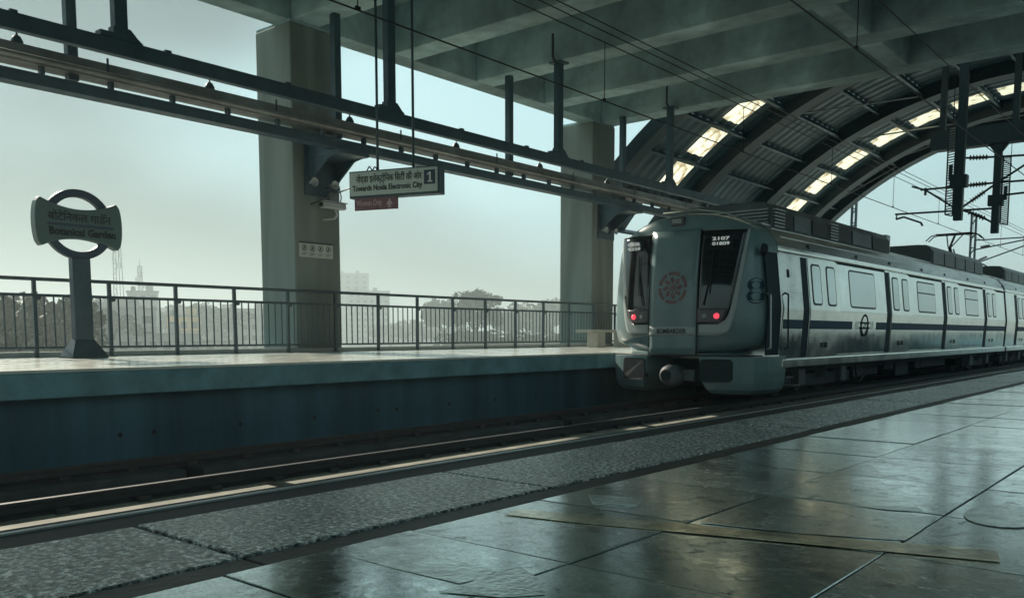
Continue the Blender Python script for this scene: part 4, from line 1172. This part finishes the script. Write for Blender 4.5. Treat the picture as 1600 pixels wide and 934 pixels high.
def mast(x, y, h, label, arms):
    t = thing('overhead_line_mast', label, 'mast', (x, y, -1.2), 'overhead line masts')
    for s in (-1, 1): MB().box(x+s*0.10-0.03, x+s*0.10+0.03, y-0.11, y+0.11, -1.2, h).build('flange', M['rib'], t)
    for k in range(int((h+1.2)/0.35)):
        z = -1.1 + 0.35*k
        MB().bar((x-0.1, y-0.1, z), (x+0.1, y-0.1, z+0.3 if k % 2 else z-0.0), 0.02, 0.05).build('lacing', M['rib'], t)
    for p in arms: MB().path([(a, y, b) for a, b in p], 0.035).build('arm', M['rib'], t)
    if arms:
        mb = MB(); insulator(mb, (x+0.35, y, 4.52), (x+0.75, y, 4.58), 5); mb.build('insulator', M['insul'], t)
        mb = MB(); insulator(mb, (x+0.3, y, 3.9), (x+0.65, y, 4.05), 5); mb.build('insulator', M['insul'], t)
    return t
mast(-10.05, 47.0, 6.1, 'lattice mast rising behind the pantograph with two arms', [[(-10.0,4.40),(-7.2,4.85)], [(-9.9,3.75),(-7.2,4.7)], [(-10,4.86),(-7.5,4.86)], [(-9.9,3.9),(-9.4,3.6),(-9.2,3.2)]])
mast(-15.1, 45.0, 7.6, 'slim mast beside the vault mouth above the train roof', [])

# ================================================================== BACKGROUND
def at(px, dist):
    a = math.atan((px-800)/1350.0) - R(39.8)      # azimuth from +Y, positive to the right
    return dist*math.sin(a), dist*math.cos(a)
GZ = -9.0
KB = 1.75         # how much farther out the town lies
def up(z): return 0.37 + (z-0.37)*KB
def crown_mesh(seed, m, n_cl=34, n_leaf=95):
    rng = random.Random(seed); v = []; f = []
    for c in range(n_cl):
        th = rng.uniform(0, 2*math.pi); ph = math.acos(rng.uniform(-0.45, 1)); rr = rng.uniform(0.35, 0.95)
        cx, cy, cz = rr*math.sin(ph)*math.cos(th), rr*math.sin(ph)*math.sin(th), rr*math.cos(ph)*0.8
        sz = rng.uniform(0.16, 0.36)
        for k in range(n_leaf):
            d = Vector((rng.gauss(0,1), rng.gauss(0,1), rng.gauss(0,1))).normalized()*sz*rng.uniform(0.3, 1)**0.5
            p = Vector((cx, cy, cz)) + Vector((d.x, d.y, d.z*0.75))
            a = Vector((rng.gauss(0,1), rng.gauss(0,1), rng.gauss(0,1))).normalized(); b = a.orthogonal().normalized()
            w = rng.uniform(0.03, 0.075); o = len(v)
            v += [tuple(p-a*w*1.4), tuple(p-b*w*0.7), tuple(p+a*w*1.4), tuple(p+b*w*0.7)]; f.append((o, o+1, o+2, o+3))
    me = bpy.data.meshes.new('crown'); me.from_pydata(v, [], f); me.materials.append(m); return me
def trunk_mesh(seed):
    rng = random.Random(seed); mb = MB()
    mb.tube((0,0,-2.2), (0.05,0.02,-0.5), 0.11, 8, 0.075)
    for k in range(5):
        a = 2*math.pi*k/5 + rng.uniform(-.4,.4); r_ = rng.uniform(0.4, 0.65); z = rng.uniform(-0.1, 0.5)
        mb.tube((0.05,0.02,-0.55), (r_*math.cos(a)*0.5, r_*math.sin(a)*0.5, z*0.5-0.2), 0.055, 6, 0.035)
        mb.tube((r_*math.cos(a)*0.5, r_*math.sin(a)*0.5, z*0.5-0.2), (r_*math.cos(a), r_*math.sin(a), z), 0.035, 6, 0.012)
    return mb.mesh('trunk', M['bark'])
CR = [crown_mesh(11, M['leaf']), crown_mesh(12, M['leaf2']), crown_mesh(13, M['leaf'], 24, 100), crown_mesh(14, M['leaf2'], 40, 80)]
TR = [trunk_mesh(k) for k in range(3)]
def tree(px, dist, top_z, w, label, k, grp='trees beyond the railing'):
    kb = 1.05 if px < 130 else KB
    x, y = at(px, dist*kb); w = w*kb; top_z = 0.37 + (top_z-0.37)*kb
    H = top_z - GZ; sx = w/2; sz = min(H/2.3, w*0.62)
    t = thing('tree', label, 'tree', (x, y, GZ), grp)
    c = put('crown', CR[k % 4]); c.parent = t; c.location = (0, 0, H - sz*0.80); c.scale = (sx, sx, sz); c.rotation_euler = (0, 0, k*1.3)
    b = put('trunk', TR[k % 3]); b.parent = t; b.location = (0, 0, H - sz*1.0); b.scale = (sx*0.8, sx*0.8, (H-sz)/2.2)
    return t
tops = [(-40,70,4.2,9,'leftmost dark leafy tree at the picture edge'),(15,66,3.0,8,'dark leafy tree behind the railing, second from the left edge'),(58,78,3.6,9,'tall dark tree left of the station sign post'),
        (100,72,3.4,7,'dark tree directly behind the station sign post'),(150,96,3.6,9,'grey green tree just right of the station sign post'),
        (196,150,7.0,9,'rounded hazy tree above the flat roofed shed'),(262,170,5.6,10,'pale tree behind the slanted roof shed'),(300,185,6.4,11,'pale tree above the ochre wall'),
        (345,150,5.6,10,'pale tall tree left of the nearest column'),(385,160,3.0,9,'pale tree partly hidden by the nearest column'),
        (610,210,3.4,12,'faint hazy tree right of the stepped tower block'),(655,190,3.6,11,'faint low tree in front of the far blocks'),
        (693,150,7.0,8,'hazy tree left of the tallest hazy tree'),(742,112,6.9,7.5,'tallest rounded hazy tree between the two columns'),
        (790,165,6.2,10,'hazy tree right of the tallest hazy tree'),(828,150,5.6,9,'wide faint tree left of the second column'),(860,160,7.4,7,'faint tree touching the second column'),
        (720,110,1.2,9,'lower bushy tree in front of the tallest hazy tree'),(775,105,0.8,9,'lower bushy tree behind the middle railing posts'),(835,108,0.6,9,'lower bushy tree near the second column'),(30,52,-0.5,8,'lower shrub like tree at the left edge'),(90,55,-0.8,8,'lower shrub like tree beside the sign post base')]
for i, (px, d, tz, w, lab) in enumerate(tops): tree(px, d, tz, w, lab, i)

def building(px, dist, w, depth, top, m, label, floors=4, bays=4, roof=True, extra=None):
    x, y = at(px, dist*KB); az = math.atan2(-x, y); w *= KB; depth *= KB; top = up(top); bays = int(bays*1.5); floors = int(floors*1.6)
    t = empty('building', (x, y, GZ)); tag(t, label, 'building', 'buildings beyond the railing')
    t.rotation_euler = (0, 0, az + extra if extra else az)
    H = top - GZ
    def ch(mb, name, mm, par=t, bev=0):
        o = mb.build(name, mm); o.parent = par; return o
    wl = ch(MB().box(-w/2, w/2, 0, depth, 0, H), 'wall', m)
    if roof:
        rf = ch(MB().box(-w/2-0.3, w/2+0.3, -0.3, depth+0.3, H, H+0.35), 'roof', M['broof'])
        ch(MB().box(w*0.1, w*0.1+2.2, 2, 4.5, H+0.35, H+2.0), 'stair_head', m)
        ch(MB().lathe([(0.0,0.0),(0.7,0.0),(0.7,1.2),(0.3,1.45),(0.0,1.45)], (-w*0.3, 3, H+0.35), 'z', 12), 'water_tank', M['under'])
    fh = 3.1
    for i in range(floors):
        z = H - 2.6 - i*fh
        for j in range(bays):
            xc = -w/2 + w*(j+0.5)/bays
            ww = w/bays*0.24
            fr = ch(MB().box(xc-ww-0.12, xc+ww+0.12, -0.10, 0.05, z-0.12, z+1.52), 'window', M['broof'])
            o = MB().box(xc-ww, xc+ww, -0.13, -0.06, z, z+1.4).build('pane', M['bpane']); o.parent = fr
        if i % 2 == 0:
            ch(MB().box(-w/2, w/2, -0.5, 0.02, z-0.9, z-0.7), 'ledge', M['broof'])
    return t
building(190, 105, 7.5, 9, 3.0, M['bwall'], 'grey flat roofed house with open top floor behind the railing', 3, 3)
building(252, 100, 8.5, 9, 0.2, M['bwall'], 'low grey shed with slanted canopy in front of the ochre wall', 2, 4)
building(290, 125, 4.2, 6, 2.6, M['bwall3'], 'small ochre walled house end', 2, 2)
building(228, 165, 5.0, 6, 7.6, M['bwall'], 'narrow block with water tank below the slim antenna mast', 3, 2)
building(340, 175, 12, 10, 4.8, M['bwall2'], 'pale cream block left of the nearest column', 4, 5)
building(392, 150, 9, 9, 4.3, M['bwall'], 'pale grey block partly hidden by the nearest column', 4, 4)
building(318, 110, 7, 8, -0.6, M['bwall2'], 'low cream house under the pale tall trees', 2, 3)
bt = building(553, 300, 11, 12, 20.5, M['bwall'], 'tall hazy tower block with stepped top right of the nearest column', 7, 3)
building(578, 256, 12, 12, 12.5, M['bwall'], 'lower wing of the hazy tower block with projecting roof', 5, 4)
building(620, 240, 16, 12, 3.0, M['bwall'], 'faint low block between the tower and the hazy trees', 3, 6)
building(690, 260, 18, 12, 2.0, M['bwall'], 'faint long block behind the hazy trees', 3, 6)
building(275, 230, 14, 10, 6.5, M['bwall'], 'faint grey block far behind the slanted shed', 4, 5)
def antenna(px, dist, top, label, tall):
    x, y = at(px, dist*KB); top = up(top); t = thing('antenna_mast', label, 'mast', (x, y, GZ), 'antenna masts')
    w = 1.3 if tall else 0.7
    for a, b in ((-1,-1),(1,-1),(1,1),(-1,1)):
        MB().bar((x+a*w, y+b*w, GZ), (x+a*w*0.6, y+b*w*0.6, top), 0.16).build('leg', M['rib'], t)
    z = -2.0; k = 0
    while z < top-1.5:
        s = 1 if k % 2 else -1
        MB().bar((x-s*w*0.75, y-w*0.75, z), (x+s*w*0.75, y-w*0.75, z+1.5), 0.10).build('lacing', M['rib'], t)
        z += 1.5; k += 1
    for j in range(9 if tall else 4):
        a = j*2.2; zz = top - 1.2 - (j % 4)*1.7
        MB().box(x+math.cos(a)*1.3-0.22, x+math.cos(a)*1.3+0.22, y+math.sin(a)*1.2-0.15, y+math.sin(a)*1.2+0.15, zz-0.9, zz+0.9).build('antenna_panel', M['lamp'], t)
    MB().bar((x, y, top-0.5), (x, y, top+2.0), 0.1).build('spike', M['rib'], t)
antenna(191, 165, 15.6, 'taller antenna mast with panel antennas rising above the railing', True)
antenna(225, 172, 12.6, 'shorter slim antenna mast right of the taller one', False)

# ================================================================== HAZE
def haze():
    m = bpy.data.materials.new('haze air'); m.use_nodes = True
    nt = m.node_tree; nt.nodes.clear()
    out = nt.nodes.new('ShaderNodeOutputMaterial'); vol = nt.nodes.new('ShaderNodeVolumePrincipled')
    vol.inputs['Color'].default_value = (0.86, 0.98, 0.98, 1); vol.inputs['Density'].default_value = HAZE_D
    vol.inputs['Anisotropy'].default_value = 0.3
    nt.links.new(vol.outputs[0], out.inputs['Volume'])
    o = MB().box(-1500, 1500, -1500, 1500, -10.6, 48).build('haze', m)
    o['kind'] = 'stuff'; o['label'] = 'thin pale haze in the air'
HAZE_D = 0.0021
haze()

for o in bpy.data.objects:
    if '_base' in o.keys(): del o['_base']
